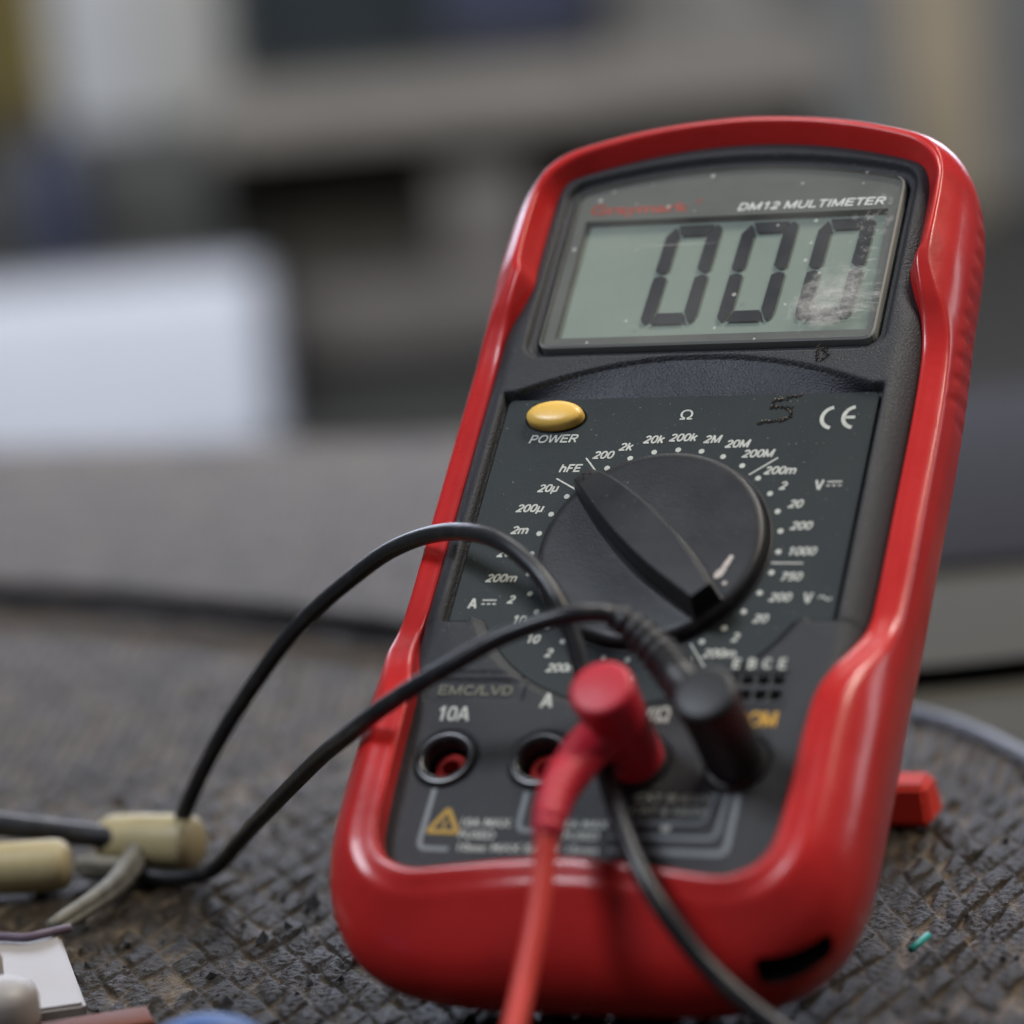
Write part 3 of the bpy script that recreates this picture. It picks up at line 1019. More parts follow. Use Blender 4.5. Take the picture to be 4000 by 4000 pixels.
lcd = obj("lcd_panel", [L(-31, 46.4, -1.1), L(31, 46.4, -1.1), L(31, 77, -1.1), L(-31, 77, -1.1)], [(0, 1, 2, 3)], M_LCD, meter, False)


def digit(x0, a0, w=10.3, h=23.2, t=2.5, sl=0.045):
    """a seven-segment nought: six separate bars with mitred ends"""
    gp = .28
    H = h / 2
    S_ = []
    S_.append([(t * .62 + gp, h), (w - .55 * t - gp, h), (w - t - gp, h - t), (t + gp, h - t)])                   # top
    S_.append([(gp + .62 * t, 0), (w - .62 * t - gp, 0), (w - t - gp, t), (t + gp, t)])           # bottom
    S_.append([(0, h - t * .9 - gp), (.62 * t - gp * .3, h - gp - .1), (t, h - t - gp * 1.4), (t, H + t * .35), (t * .5, H + gp), (0, H + t * .3)])
    S_.append([(w - .5 * t, h), (w - .12 * t, h - .25 * t), (w, h - .7 * t), (w, H + t * .3), (w - t * .5, H + gp), (w - t, H + t * .45), (w - t, h - t)])
    S_.append([(0, t * .5), (.2 * t, gp), (.5 * t, gp * .6), (t, t + gp * .8), (t, H - t * .35), (t * .5, H - gp), (0, H - t * .3)])
    S_.append([(w - .5 * t, gp * .4), (w - .15 * t, .25 * t), (w, .8 * t), (w, H - t * .3), (w - t * .5, H - gp), (w - t, H - t * .35), (w - t, t + gp * .6)])
    mb = MB()
    for q in S_:
        q = [(x0 + x + sl * (y - h / 2), a0 + y) for x, y in q]
        n = len(q)
        mb.add([L(x, y, -.62) for x, y in q], [tuple(range(n))])
    mb.build("lcd_digit", M_SEG, meter, False)


for x0 in (-12.9, 1.4, 15.7): digit(x0, 51.1)

P7 = Print(1.02)
P7.b = .42
P7.letter("DM12 MULTIMETER", 14.2, 77.3, 1.8, .26, .2, width=27.6)
P7.build("model_lettering", mat("bright_white_ink", (0.82, 0.83, 0.80), .6, .3))
P8 = Print(.42)
P8.text("Graymark", -18.6, 78.1, 2.3, .0, .02, width=19.0)
P8.strip([(-7.4 + .55 * math.cos(t), 79.2 + .55 * math.sin(t)) for t in np.linspace(0, 2 * math.pi, 14)], .16)
P8.build("maker_lettering", M_REDINK)

# ---- yellow push button in its dark well
bt = MB()
v, f = revolve([(5.75, .05), (5.75, .10), (5.2, .10), (5.1, .05)], 48)
obj("button_well", [L(-24.1 + x, 29.5 + a * .56, b) for x, a, b in v], f, M_BLACK, meter, False)
v, f = revolve([(5.3, -.2), (5.3, .9), (5.15, 1.45), (4.7, 1.9), (3.6, 2.25), (2.2, 2.4), (0.8, 2.45), (0.0, 2.46)], 48)
obj("power_button", [L(-24.1 + x, 29.5 + a * .54, b) for x, a, b in v], f, M_YELLOW, meter, True, 60)

# ---- rotary knob
v, f = revolve([(20.7, .06), (20.5, .25), (20.1, .25), (19.95, .1), (19.9, .1), (19.9, 1.6), (19.75, 2.1), (19.3, 2.45), (18.2, 2.55), (10, 2.55), (0, 2.55)], 96)
knob = obj("rotary_knob", Lpts(v), f, M_KNOB, meter, True, 40)
d_ = Vector((.7071, -.7071)); n2_ = Vector((.7071, .7071))
SEC = [(-22.3, .5, .9, 1.9), (-22.0, 1.0, 1.5, 2.4), (-21.2, 1.45, 2.2, 3.2), (-19, 1.9, 3.0, 4.6), (-15, 2.5, 3.9, 6.2), (-10, 3.15, 4.7, 7.2), (-4, 3.6, 5.3, 7.9),
       (1, 3.7, 5.5, 8.2), (6, 3.55, 5.3, 8.3), (11, 3.05, 4.7, 8.3), (15, 2.5, 4.1, 8.3), (19.0, 1.9, 3.4, 8.2)]
SEC = catmull(np.array(SEC), 4)
hv, hf = [], []
for s_, wt, wb, hh in SEC:
    base = 2.3 if s_ > -19.4 else .5
    prof = [(-wb, base), (-wt - .75, base + .7), (-wt - .30, hh - .6), (-wt, hh - .12), (-wt + .2, hh), (wt - .2, hh), (wt, hh - .12), (wt + .30, hh - .6), (wt + .75, base + .7), (wb, base)]
    for q, b in prof:
        p = d_ * s_ + n2_ * (q - .35)
        hv.append(L(p.x, p.y, b))
k_ = 10
for i in range(len(SEC) - 1):
    for j in range(k_ - 1): hf.append((i * k_ + j, i * k_ + j + 1, (i + 1) * k_ + j + 1, (i + 1) * k_ + j))
hf.append(tuple(range(k_)))
hf.append(tuple(range(len(hv) - k_, len(hv))))
pointer = obj("pointer_grip", hv, hf, M_KNOB, knob, True, 28)
# dark hollow at the rear end of the grip
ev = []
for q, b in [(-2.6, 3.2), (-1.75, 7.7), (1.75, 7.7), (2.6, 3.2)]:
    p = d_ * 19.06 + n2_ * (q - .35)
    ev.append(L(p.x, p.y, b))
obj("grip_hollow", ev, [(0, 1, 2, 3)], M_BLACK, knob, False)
# arrow chevron moulded on the pointed end
ch = MB()
for sg in (-1, 1):
    q = []
    for s_, o_ in ((-20.7, 0.0), (-18.3, 1.05 * sg), (-18.1, .72 * sg), (-19.9, 0.0)):
        p = d_ * s_ + n2_ * (o_ - .35)
        bq = np.interp(s_, SEC[:, 0], SEC[:, 3]) + .07
        q.append(L(p.x, p.y, bq))
    ch.add(q, [(0, 1, 2, 3)])
ch.build("arrow_mark", M_BLACK, knob, False)
# pale paint smear on the disc
Pk = Print(2.62)
rr = random.Random(9)
pth = resample(np.array([(15.0, -3.0, 0), (14.4, -4.6, 0), (13.7, -6.2, 0), (13.3, -6.9, 0)]), 14)
for i, p in enumerate(pth):
    Pk.poly([(p[0] + rr.uniform(.3, .65) * (1 + .5 * (i > 8)) * math.cos(t), p[1] + rr.uniform(.35, .7) * math.sin(t)) for t in np.linspace(0, 6.283, 8, endpoint=False)])
    Pk.b += .003
Pk.disc(14.9, -8.3, .4)
o = Pk.build("paint_smear", mat("dried_paint", (0.50, 0.44, 0.40), .6, var=.2, vscale=900), knob)

# ---- four banana sockets
for jx, ja in JACKS:
    v, f = revolve([(5.35, .55), (5.3, 1.2), (5.0, 1.75), (4.6, 1.85), (4.0, 1.7), (3.65, 1.2), (3.55, -8.0), (0.0, -8.05)], 40, cap=False)
    jk = obj("input_socket", [L(jx + x, ja + a, b) for x, a, b in v], f, M_JACK, meter, True, 45)
    v, f = revolve([(1.35, -7.9), (2.8, -7.9), (2.85, -2.0), (2.65, -1.6), (1.5, -1.6), (1.35, -1.9)], 32, close=True)
    obj("socket_liner", [L(jx + x, ja + a, b) for x, a, b in v], f, M_JACKRED, jk, True, 45)

# ---- transistor test socket: two rows of four pits
tsx, tsa = 23.4, -28.3


def ts_h(x, a):
    h = np.full_like(x, 1.45)
    for k in range(4):
        for r_ in range(2):
            e = np.maximum(np.abs(x - (tsx - 3.9 + 2.6 * k)), np.abs(a - (tsa + 1.55 - 3.1 * r_)))
            h = h - 2.2 * smooth(1.0, .8, e)
    return h


P, Q = relief(tsx - 5.6, tsx + 5.6, tsa - 3.4, tsa + 2.8, .14, ts_h, lambda x, a: x < 99)
ts = obj("transistor_socket", Lpts(P), [tuple(q) for q in Q], M_BODY, meter)
pk = Print(.3)
for k in range(4):
    for r_ in range(2):
        x, a = tsx - 3.9 + 2.6 * k, tsa + 1.55 - 3.1 * r_
        pk.poly([(x - .85, a - .85), (x + .85, a - .85), (x + .85, a + .85), (x - .85, a + .85)])
pk.build("contact_pits", M_BLACK, ts)
pg = Print(1.30)
pg.bar((17.4, -25.2), (29.0, -25.2), .5)
pg.build("socket_groove", M_BLACK, meter)

# ---- tilt stand behind the case
Wi = meter.matrix_basis.inverted()


def w2l(p): return Wi @ (Vector(p) * MM)


bpy.context.view_layer.update()
Wi = (Matrix.Translation(meter.location) @ Matrix.Rotation(TILT, 4, 'X')).inverted()
hinge = Wd(0, 57, -33.5)
sb = bmesh.new()


def prism(bm, quad_lo, quad_hi):
    vs = [bm.verts.new(w2l(p)) for p in quad_lo + quad_hi]
    bm.faces.new(vs[0:4][::-1]); bm.faces.new(vs[4:8])
    for k in range(4): bm.faces.new((vs[k], vs[(k + 1) % 4], vs[4 + (k + 1) % 4], vs[4 + k]))


prism(sb, [(-24.6, 71.2, .2), (24.6, 71.2, .2), (24.2, 83, .2), (-24.2, 83, .2)], [(-23.2, 73.5, 7.6), (23.2, 73.5, 7.6), (22.8, 82, 8.2), (-22.8, 82, 8.2)])
bmesh.ops.bevel(sb, geom=sb.edges[:], offset=.0009, segments=3, affect='EDGES')
for sg in (-1, 1):
    x0, x1 = sg * 6.0, sg * 13.0
    prism(sb, [(x0, 75, 6), (x1, 75, 6), (x1, 81, 6), (x0, 81, 6)],
          [(x0, hinge[1] - 2, hinge[2]), (x1, hinge[1] - 2, hinge[2]), (x1, hinge[1] + 2, hinge[2] + 2), (x0, hinge[1] + 2, hinge[2] + 2)])
bmesh.ops.recalc_face_normals(sb, faces=sb.faces)
me = bpy.data.meshes.new("tilt_stand")
sb.to_mesh(me); sb.free()
me.materials.append(M_STAND)
for p in me.polygons: p.use_smooth = True
me.set_sharp_from_angle(angle=R(35))
so = bpy.data.objects.new("tilt_stand", me); COL.objects.link(so); so.parent = meter
for a in (36.3, 22.9):
    v, f = revolve([(0, -2.4), (1.6, -2.2), (2.3, -1.2), (2.4, 0), (2.3, 1.2), (1.6, 2.2), (0, 2.4)], 20)
    obj("side_lug", [L(36.2 + x, a + z, -29.0 + y) for x, y, z in v], f, M_RED, meter)
v, f = tube([(34.5, 84, -31), (34.8, 62, -32.5), (36.0, 50, -32.2), (36.4, 30, -31.6), (36.4, 8, -31)], [1.0, 1.6, 1.6, 1.3, 1.0], 12, 8, scale=1)
obj("back_bead", Lpts(v), f, M_RED, meter)


# ------------------------------------------------------------------ test leads (things of their own; world mm)
def lead(name, origin, label, cat):
    e = empty(name, Vector(origin) * MM, None, label, cat)
    return e, np.array(origin, float)


def face_to(o, verts): return [tuple((Wd(*v) - o) * MM) for v in verts]


def world_to(o, pts): return [tuple(np.array(p) - o) for p in pts]


# red lead
jx, ja = JACKS[2]
red, o = lead("test_lead", Wd(jx, ja, 1.6), "red test lead with right-angle plug pushed into the third socket", "test lead")
v, f = revolve([(0, -7), (2.0, -7), (2.0, 1.2), (3.6, 1.3), (4.6, 1.8), (4.75, 4), (4.9, 12), (5.25, 20.5), (5.2, 21.6), (4.8, 22.15), (4.2, 22.3), (0, 22.35)], 48)
pb = obj("plug_body", face_to(o, [(jx + x, ja + a, b) for x, a, b in v]), f, M_REDLEAD, red, True, 40)
RP = [tuple(Wd(5.6, -43.2, 11.6)), (2.8, -44.7, 47.0), (1.7, -52.1, 44.3), (1.5, -58.2, 41.7), (1.8, -61.9, 39.0), (1.8, -65.3, 33.2), (1.8, -70.0, 26.3),
      (1.5, -76.0, 19.0), (1.6, -82.7, 12.9), (1.7, -89.3, 7.0), (0.6, -101, 3.0), (-6, -125, 2.0)]
v, f = tube(world_to(o, [tuple(Wd(6.4, -42.6, 11)), tuple(Wd(4.6, -45.2, 12.2)), tuple(Wd(2.6, -49.0, 13.4)), (1.7, -52.6, 44.2)]), [3.9, 4.0, 3.7, 3.3], 20, 8)
obj("plug_elbow", v, f, M_REDLEAD, red)
v, f = tube(world_to(o, [(1.9, -50.5, 44.9), (1.6, -53.8, 43.8), (1.5, -57.2, 42.2), (1.7, -60.6, 40.3), (1.8, -63.0, 37.8)]), [3.3, 3.1, 2.8, 2.5, 2.1], 20, 14, ripple=(1.9, .28))
obj("strain_relief", v, f, M_REDLEAD, red)
v, f = tube(world_to(o, RP[3:]), 1.85, 18, 10)
obj("cable", v, f, M_REDCABLE, red)

# black lead plugged into the right-hand socket, running left to the clip
jx, ja = JACKS[3]
blk, o = lead("test_lead", Wd(jx, ja, 1.6), "black test lead whose right-angle plug sits in the rightmost socket and cable runs left", "test lead")
v, f = revolve([(0, -7), (2.0, -7), (2.0, 1.2), (3.6, 1.3), (4.7, 1.8), (4.85, 4), (4.9, 12), (5.2, 19.5), (5.1, 20.4), (4.7, 20.9), (4.0, 21.05), (0, 21.1)], 48)
obj("plug_body", face_to(o, [(jx + x, ja + a, b) for x, a, b in v]), f, M_BLKLEAD, blk, True, 40)
v, f = tube(world_to(o, [tuple(Wd(22.6, -42, 12)), tuple(Wd(19.6, -39.0, 13)), tuple(Wd(16.4, -36.0, 14)), tuple(Wd(14.2, -33.6, 14.6))]), [3.8, 3.8, 3.5, 3.1], 20, 8)
obj("plug_elbow", v, f, M_BLKLEAD, blk)
v, f = tube(world_to(o, [tuple(Wd(15.0, -34.4, 14.4)), (12.5, -33.9, 59.0), (8.4, -32.8, 62.6), (5.5, -33.1, 65.0), (4.0, -33.5, 65.6)]), [3.1, 2.9, 2.5, 2.0, 1.7], 20, 16, ripple=(2.1, .5))
obj("strain_relief", v, f, M_BLKLEAD, blk)
C2 = [(6.6, -33.0, 64.0), (5.0, -33.2, 65.2), (2.4, -34.0, 66.2), (-3.1, -36.3, 66.2), (-12.7, -38.0, 63.4), (-21.8, -39.4, 58.9), (-27.8, -39.3, 55.7), (-32.8, -38.0, 52.8), (-38.0, -36.5, 49.5), (-44.9, -31.4, 44.9), (-56.7, -19.1, 37.2),
      (-76.6, 0.5, 22.5), (-90.8, 14.5, 11.6), (-98.0, 20.2, 5.6), (-103.1, 22.4, 2.8), (-109.5, 23.4, 1.7), (-118, 24.6, 1.7)]
v, f = tube(world_to(o, C2), 1.5, 16, 10)
obj("cable", v, f, M_BLKCABLE, blk)

# second black lead: arches over the left of the case and drops over the boot
AR = [(-116, 33.6, 5.6), (-113.0, 32.8, 7.5), (-110.7, 31.6, 11.3), (-104.2, 29.7, 21.3), (-94.0, 26.5, 34.1), (-77.4, 20.2, 50.8), (-58.6, 11.9, 63.9), (-46.4, 3.8, 70.1), (-34.1, -5.8, 73.8), (-22.5, -15.2, 74.6),
      (-13.9, -21.1, 71.4), (-8.2, -25.2, 66.5), (-5.0, -27.3, 60.4), (-2.7, -30.0, 53.6), (0.1, -34.8, 46.0), (4.9, -42.8, 40.4), (10.9, -53.3, 35.8), (17.9, -61.2, 28.1), (26.5, -63.0, 17.5), (38.6, -65.0, 8.5), (52.9, -69.0, 3.0), (90, -85, 2)]
arch, o = lead("test_lead", AR[0], "black test lead arching from the yellowed clip over the dial and down the boot", "test lead")
v, f = tube(world_to(o, AR), 1.55, 16, 10)
obj("cable", v, f, M_BLKCABLE, arch)


def clip(origin, p0, p1, r, jaw, label):
    e = empty("alligator_clip", Vector(origin) * MM, None, label, "clip", "alligator clips on the mat")
    o = np.array(origin, float)
    p0, p1 = np.array(p0, float), np.array(p1, float)
    k = [p0 + (p1 - p0) * t for t in (0, .04, .12, .5, .85, .96, 1.0)]
    v, f = tube([q - o for q in k], [r * .70, r * .90, r, r * 1.0, r * .93, r * .8, r * .55], 20, 8)
    obj("sleeve", v, f, M_BEIGE, e)
    if jaw:
        j = [np.array(q, float) for q in jaw]
        up = np.array((0, 0, 1.1))
        v, f = tube([q + up * .5 - o for q in j], [1.7, 1.9, 1.6, 1.2], 10, 6)
        obj("jaw", [(a, b, c) for a, b, c in v], f, M_STEEL, e)
        v, f = tube([q - up * .6 + np.array((.8, 0, 0)) - o for q in j], [1.6, 1.6, 1.2, .8], 10, 6)
        obj("jaw", v, f, M_STEEL, e)
    return e


clip((-118, 32.5, 0), (-108.3, 31.6, 6.0), (-129.5, 33.6, 5.6), 5.4, [(-120.5, 30.5, 5.2), (-117.6, 20.0, 4.2), (-115.4, 6.5, 3.6), (-116.6, -12.0, 2.8)],
     "yellowed alligator clip with its dull steel jaws open towards the white plate, nearest the meter")
clip((-138, 16.0, 0), (-129.0, 18.6, 5.2), (-152.0, 11.0, 5.4), 5.0, [(-127.8, 19.0, 4.6), (-124, 20.6, 4.0), (-120.5, 21.8, 3.6), (-117.5, 22.6, 3.4)],
     "yellowed alligator clip cut by the left edge, a dark wire lying over it")
wire, o = lead("black_wire", (-124.4, 33.1, 3.0), "thick dark wire with brown end lying over the left clip", "wire")
v, f = tube(world_to(o, [(-121.5, 31.0, 4.6), (-124.4, 30.6, 6.6), (-132.9, 28.6, 8.2), (-141.4, 25.2, 10.2), (-153, 21.5, 12.0), (-175, 14, 12.2)]), 2.3, 14, 8)
obj("insulation", v, f, M_BLKCABLE, wire)
v, f = tube(world_to(o, [(-117.8, 31.2, 3.0), (-120, 31.2, 4.0), (-122.5, 31.0, 5.4)]), 2.0, 12, 6)
obj("wire_end", v, f, mat("brown_wire_end", (.06, .03, .022), .5), wire)

# cable lying across the mat in the background, over its edge and away on the bench
bgc = [(-330, 292, 3.0), (-296.6, 267, 3.0), (-279.9, 260.5, 3.0), (-244.1, 252.6, 3.0), (-207.4, 240.4, 3.0), (-172.1, 227.7, 3.0), (-140.8, 214, 3.0), (-100, 203, 3.0), (-55, 197, 1.6),
       (-30, 195.5, -1.8), (-14, 197.2, -3.4), (9.6, 207.8, -3.4), (60, 234, -3.4), (130, 275, -3.4)]
v, f = tube(bgc, 2.9, 12, 8)
tag(obj("power_cable", v, f, M_GREYCABLE), "thin black cable crossing the mat behind the meter and running off over its edge", "cable")

# ------------------------------------------------------------------ small things at the front left
pl_ = bmesh.new()
lo = [(-112.2, -16.6), (-88.8, -51.0), (-128, -76), (-150, -13.5)]
vs = [pl_.verts.new((x * MM, y * MM, z * MM)) for z in (.3, 3.2) for x, y in lo]
pl_.faces.new(vs[3::-1]); pl_.faces.new(vs[4:8])
for k in range(4): pl_.faces.new((vs[k], vs[(k + 1) % 4], vs[4 + (k + 1) % 4], vs[4 + k]))
bmesh.ops.recalc_face_normals(pl_, faces=pl_.faces)
bmesh.ops.bevel(pl_, geom=pl_.edges[:], offset=.0006, segments=2, affect='EDGES')
me = bpy.data.meshes.new("white_plate"); pl_.to_mesh(me); pl_.free(); me.materials.append(M_WHITE)
wp = bpy.data.objects.new("white_plate", me); COL.objects.link(wp)
tag(wp, "flat white plastic plate lying on the mat in the near left corner", "plate")
v, f = revolve([(6.4, 0), (6.8, 1.5), (6.8, 6), (6.3, 8), (5, 9.3), (3, 10), (0, 10.2)], 32)
cap_ = obj("round_button", [((x - 97.5) * MM, (y - 64.5) * MM, (z * .8 + 3.3) * MM) for x, y, z in v], f, M_WHITE)
tag(cap_, "round white plastic cap standing on the white plate, cut by the bottom edge", "cap")
v, f = revolve([(3.6, 0), (3.8, 1.5), (3.8, 6), (3.3, 7.4), (2.2, 8.2), (0, 8.4)], 24)
cap2 = obj("white_stud", [((x - 109.5) * MM, (y - 49) * MM, (z + 3.3) * MM) for x, y, z in v], f, M_WHITE)
tag(cap2, "small cream stud on the white plate, behind the round cap at the left edge", "stud")
v, f = tube([(-112.2, -13.2, 3.4), (-113.5, -18.4, 4.2), (-116.5, -21.5, 4.2), (-121.5, -21.5, 4.2), (-126, -22.5, 4.2), (-131, -28, 4.2), (-145, -40, 4.2)], .8, 10, 8)
tag(obj("thin_wire", v, f, M_PURPLE), "thin mauve wire curving across the white plate from the clip jaws", "wire")
box_o = box_bevel("orange_strip", (.020, .009, .003), M_ORANGE, None, .0008, 2, (-0.0830, -0.0600, .0003), R(36))
tag(box_o, "orange-brown strip on the mat beside the white plate, at the bottom edge", "strip")
bl = empty("blue_clip", (-.0480, -.0850, .0018), None, "blue insulated clip at the very bottom edge, left of the red cable", "clip")
v, f = tube([(-9.5, -6.5, 5.0), (-7, -5, 7.4), (-2, -1.6, 8.6), (3, 1.2, 8.2), (6.5, 3.2, 6.4), (8, 4, 4.6)], [2.0, 3.6, 4.4, 4.0, 2.8, 1.8], 18, 8)
obj("boot", v, f, M_BLUE, bl)
v, f = tube([(-9, -6, 5.0), (-16, -13, 3), (-30, -30, 2.2)], 1.7, 12, 8)
obj("wire", v, f, M_BLUE, bl)
v, f = tube([(40.6, -2.2, 1.0), (42.0, 4.0, 1.6)], [.6, .6], 12)
tag(obj("wire_offcut", v, f, M_TEAL), "tiny teal offcut of wire insulation on the mat right of the boot", "offcut")


# ------------------------------------------------------------------ the mat
def edge_x(y):
    """right-hand edge of the mat as a function of depth"""
    return np.interp(y, [-200, -60, 0, 60, 95, 122.1, 132.8, 143.4, 151.8, 157.7, 172, 200, 260, 360, 480, 520],
                     [140, 118, 100, 72, 50, 30.3, 22.1, 12.8, 3.8, -4.7, -24, -52, -96, -150, -200, -215])


E1, E2 = np.array((1.5, 10.2)), np.array((4.6, -8.1))
Bm = np.linalg.inv(np.stack([E1, E2], 1))
Bl = np.linalg.inv(np.stack([np.array((0.45, 9.2)), np.array((6.4, -7.0))], 1))


def hash2(i, j, k):
    n = np.sin(i * 127.1 + j * 311.7 + k * 74.7) * 43758.5453
    return n - np.floor(n)


def mat_height(x, y):
    wob = 0.9 * np.sin(x * .11 + y * .05) + .7 * np.sin(y * .13 - x * .06) + .3 * np.sin(x * .27 - y * .21 + 1.3) + .18 * np.sin(x * .41 + y * .37)
    wob = wob * (.7 - .6 * smooth(50, 120, y))
    k = smooth(-48, 20, x)
    p = (Bm[0, 0] * (x + wob) + Bm[0, 1] * y) * k + (Bl[0, 0] * (x + wob) + Bl[0, 1] * y) * (1 - k)
    q = (Bm[1, 0] * (x + wob) + Bm[1, 1] * y) * k + (Bl[1, 0] * (x + wob) + Bl[1, 1] * y) * (1 - k)
    i, j = np.floor(p), np.floor(q)
    u, v = p - i, q - j
    par = (i + j) % 2
    # woven pads: rounded tiles parted by joints, each tilted along its own strand like a shingle
    eu, ev = np.minimum(u, 1 - u), np.minimum(v, 1 - v)
    e = np.minimum(eu, ev)
    pad = np.clip(e / .07, 0, 1) ** .7
    along = np.where(par > 0, u, v)
    across = np.where(par > 0, v, u)
    r1, r2, r3 = hash2(i, j, 1.0), hash2(i, j, 2.0), hash2(i, j, 3.0)
    h = pad * (.62 + .50 * np.sin(np.pi * np.clip(along, 0, 1)) + (across - .5) * .55)
    sunk = (hash2(i, j, 9.0) > .86) * .55
    h = h * (.6 + .7 * r1) * (1 - sunk) + pad * ((r2 - .5) * 1.7 * (u - .5) + (r3 - .5) * 1.7 * (v - .5))
    # the strands run on as ribs across the mat, clearest where it is least worn
    h = h * (1 - .45 * smooth(60, 140, y)) + (.16 + .55 * smooth(50, 130, y)) * np.cos(2 * np.pi * (p + q))
    # torn corners
    tear = (hash2(i, j, 5.0) > .74)
    du, dv = np.where(r1 > .5, u, 1 - u), np.where(r2 > .5, v, 1 - v)
    lift = np.clip(1.25 * np.exp(-((du - .2) ** 2 * .6 + (dv - .25) ** 2 * 1.6) / .05), 0, 1) * (.75 + .25 * np.sin(x * 7.3 + y * 3.1))
    h = h + tear * lift * (.35 + .9 * r3)
    hole = (hash2(i, j, 7.0) > .90) * np.exp(-((du - .8) ** 2 + (dv - .75) ** 2) / .02)
    h = h - 1.3 * hole
    # grain
    g = np.sin(x * 5.1 + 1.7 * np.sin(y * 3.3)) * np.sin(y * 4.7 + 1.3 * np.sin(x * 4.1))
    wx, wy = x + .5 * np.sin(y * 2.1 + 4 * r1), y + .6 * np.sin(x * 1.7 + 5 * r3)
    h = h + .08 * g + pad * (.16 * np.sin(wx * 1.9 + wy * 1.1 + 6 * r1) * np.sin(wy * 1.2 - wx * .8 + 6 * r2) + .09 * np.sin(wx * 3.7 + 6 * r3) * np.sin(wy * 3.1 + 6 * r1))
    return h * .80 - 1.25


ys = [-150.0]
while ys[-1] < 500:
    y = ys[-1]
    step = .55 if -60 < y < 60 else (.7 if y < 140 else (1.1 if y < 260 else 1.8))
    if y < -75: step = 1.2
    ys.append(y + step)
ys = np.array(ys)
V, F = [], []
NX = 900
tt = np.linspace(0, 1, NX)
Xg = np.zeros((len(ys), NX)); Yg = np.zeros_like(Xg)
for r_, y in enumerate(ys):
    xr = float(edge_x(y))
    xl = np.interp(y, [-150, 60, 500], [-240, -250, -520])
    Xg[r_] = xl + (xr - xl) * tt
    Yg[r_] = y
Hg = mat_height(Xg, Yg)
# the mat lip turns up a little along its edge
de = edge_x(Yg) - Xg
Hg = np.where(de < 5, Hg * np.clip(de / 5, .0, 1) - 0.3, Hg)
idx = np.arange(Xg.size).reshape(Xg.shape)
Q = np.stack([idx[:-1, :-1], idx[:-1, 1:], idx[1:, 1:], idx[1:, :-1]], -1).reshape(-1, 4)
co = np.stack([Xg, Yg, Hg], -1).reshape(-1, 3) * MM
me = bpy.data.meshes.new("mat")
me.vertices.add(len(co)); me.vertices.foreach_set("co", co.ravel().astype(np.float32))
me.loops.add(Q.size); me.loops.foreach_set("vertex_index", Q.ravel().astype(np.int32))
me.polygons.add(len(Q)); me.polygons.foreach_set("loop_start", np.arange(0, Q.size, 4, dtype=np.int32))
me.polygons.foreach_set("use_smooth", np.ones(len(Q), dtype=bool))
me.update(); me.validate()


def mat_rubber():
    m = mat("woven_rubber", (0.020, 0.0165, 0.0125), .45, .06, bump=(2200, .00028), var=.35, vscale=110)
    nt = m.node_tree
    p = nt.nodes['Principled BSDF']
    # sandy dust that has settled in the low joints, plus grit
    geo = nt.nodes.new('ShaderNodeTexCoord')
    sep = nt.nodes.new('ShaderNodeSeparateXYZ')
    nt.links.new(geo.outputs['Object'], sep.inputs[0])
    low = _range(nt, sep.outputs[2], -.00070, -.00120, 0, 1)
    n = nt.nodes.new('ShaderNodeTexNoise'); n.inputs['Scale'].default_value = 90; n.inputs['Detail'].default_value = 6
    nt.links.new(geo.outputs['Object'], n.inputs['Vector'])
    k = _math(nt, 'MULTIPLY', low, _range(nt, n.outputs['Fac'], .40, .62, .05, .7))
    n2 = nt.nodes.new('ShaderNodeTexNoise'); n2.inputs['Scale'].default_value = 1400; n2.inputs['Detail'].default_value = 2
    nt.links.new(geo.outputs['Object'], n2.inputs['Vector'])
    grit = _math(nt, 'MULTIPLY', _range(nt, n2.outputs['Fac'], .70, .76, 0, .8), _range(nt, n.outputs['Fac'], .45, .6, 0, 1))
    k = _math(nt, 'MAXIMUM', k, grit)
    mx = nt.nodes.new('ShaderNodeMix'); mx.data_type = 'RGBA'
    src = p.inputs['Base Color'].links[0].from_socket
    n3 = nt.nodes.new('ShaderNodeTexNoise'); n3.inputs['Scale'].default_value = 210; n3.inputs['Detail'].default_value = 3
    nt.links.new(geo.outputs['Object'], n3.inputs['Vector'])
    hue = nt.nodes.new('ShaderNodeMix'); hue.data_type = 'RGBA'
    hue.inputs['B'].default_value = (.026, .0175, .0095, 1)
    nt.links.new(src, hue.inputs['A'])
    nt.links.new(_range(nt, n3.outputs['Fac'], .42, .60, 0, .8), hue.inputs['Factor'])
    src = hue.outputs['Result']
    nt.links.new(src, mx.inputs['A'])
    mx.inputs['B'].default_value = (.17, .125, .078, 1)
    nt.links.new(k, mx.inputs['Factor'])
    nt.links.new(mx.outputs['Result'], p.inputs['Base Color'])
    return m


me.materials.append(mat_rubber())
mat_o = bpy.data.objects.new("mat", me)
COL.objects.link(mat_o)
tag(mat_o, "worn woven black rubber mat with torn pads under the meter", "mat")
yy = np.linspace(-150, 500, 90)
v, f = tube([(float(edge_x(y)) + .8, y, -1.6) for y in yy], 2.9, 12, 3)
M_EDGE = mat("smooth_mat_edge", (0.04, 0.044, 0.06), .45, .4, var=.2, vscale=80)
obj("mat_edge", v, f, M_EDGE, mat_o)

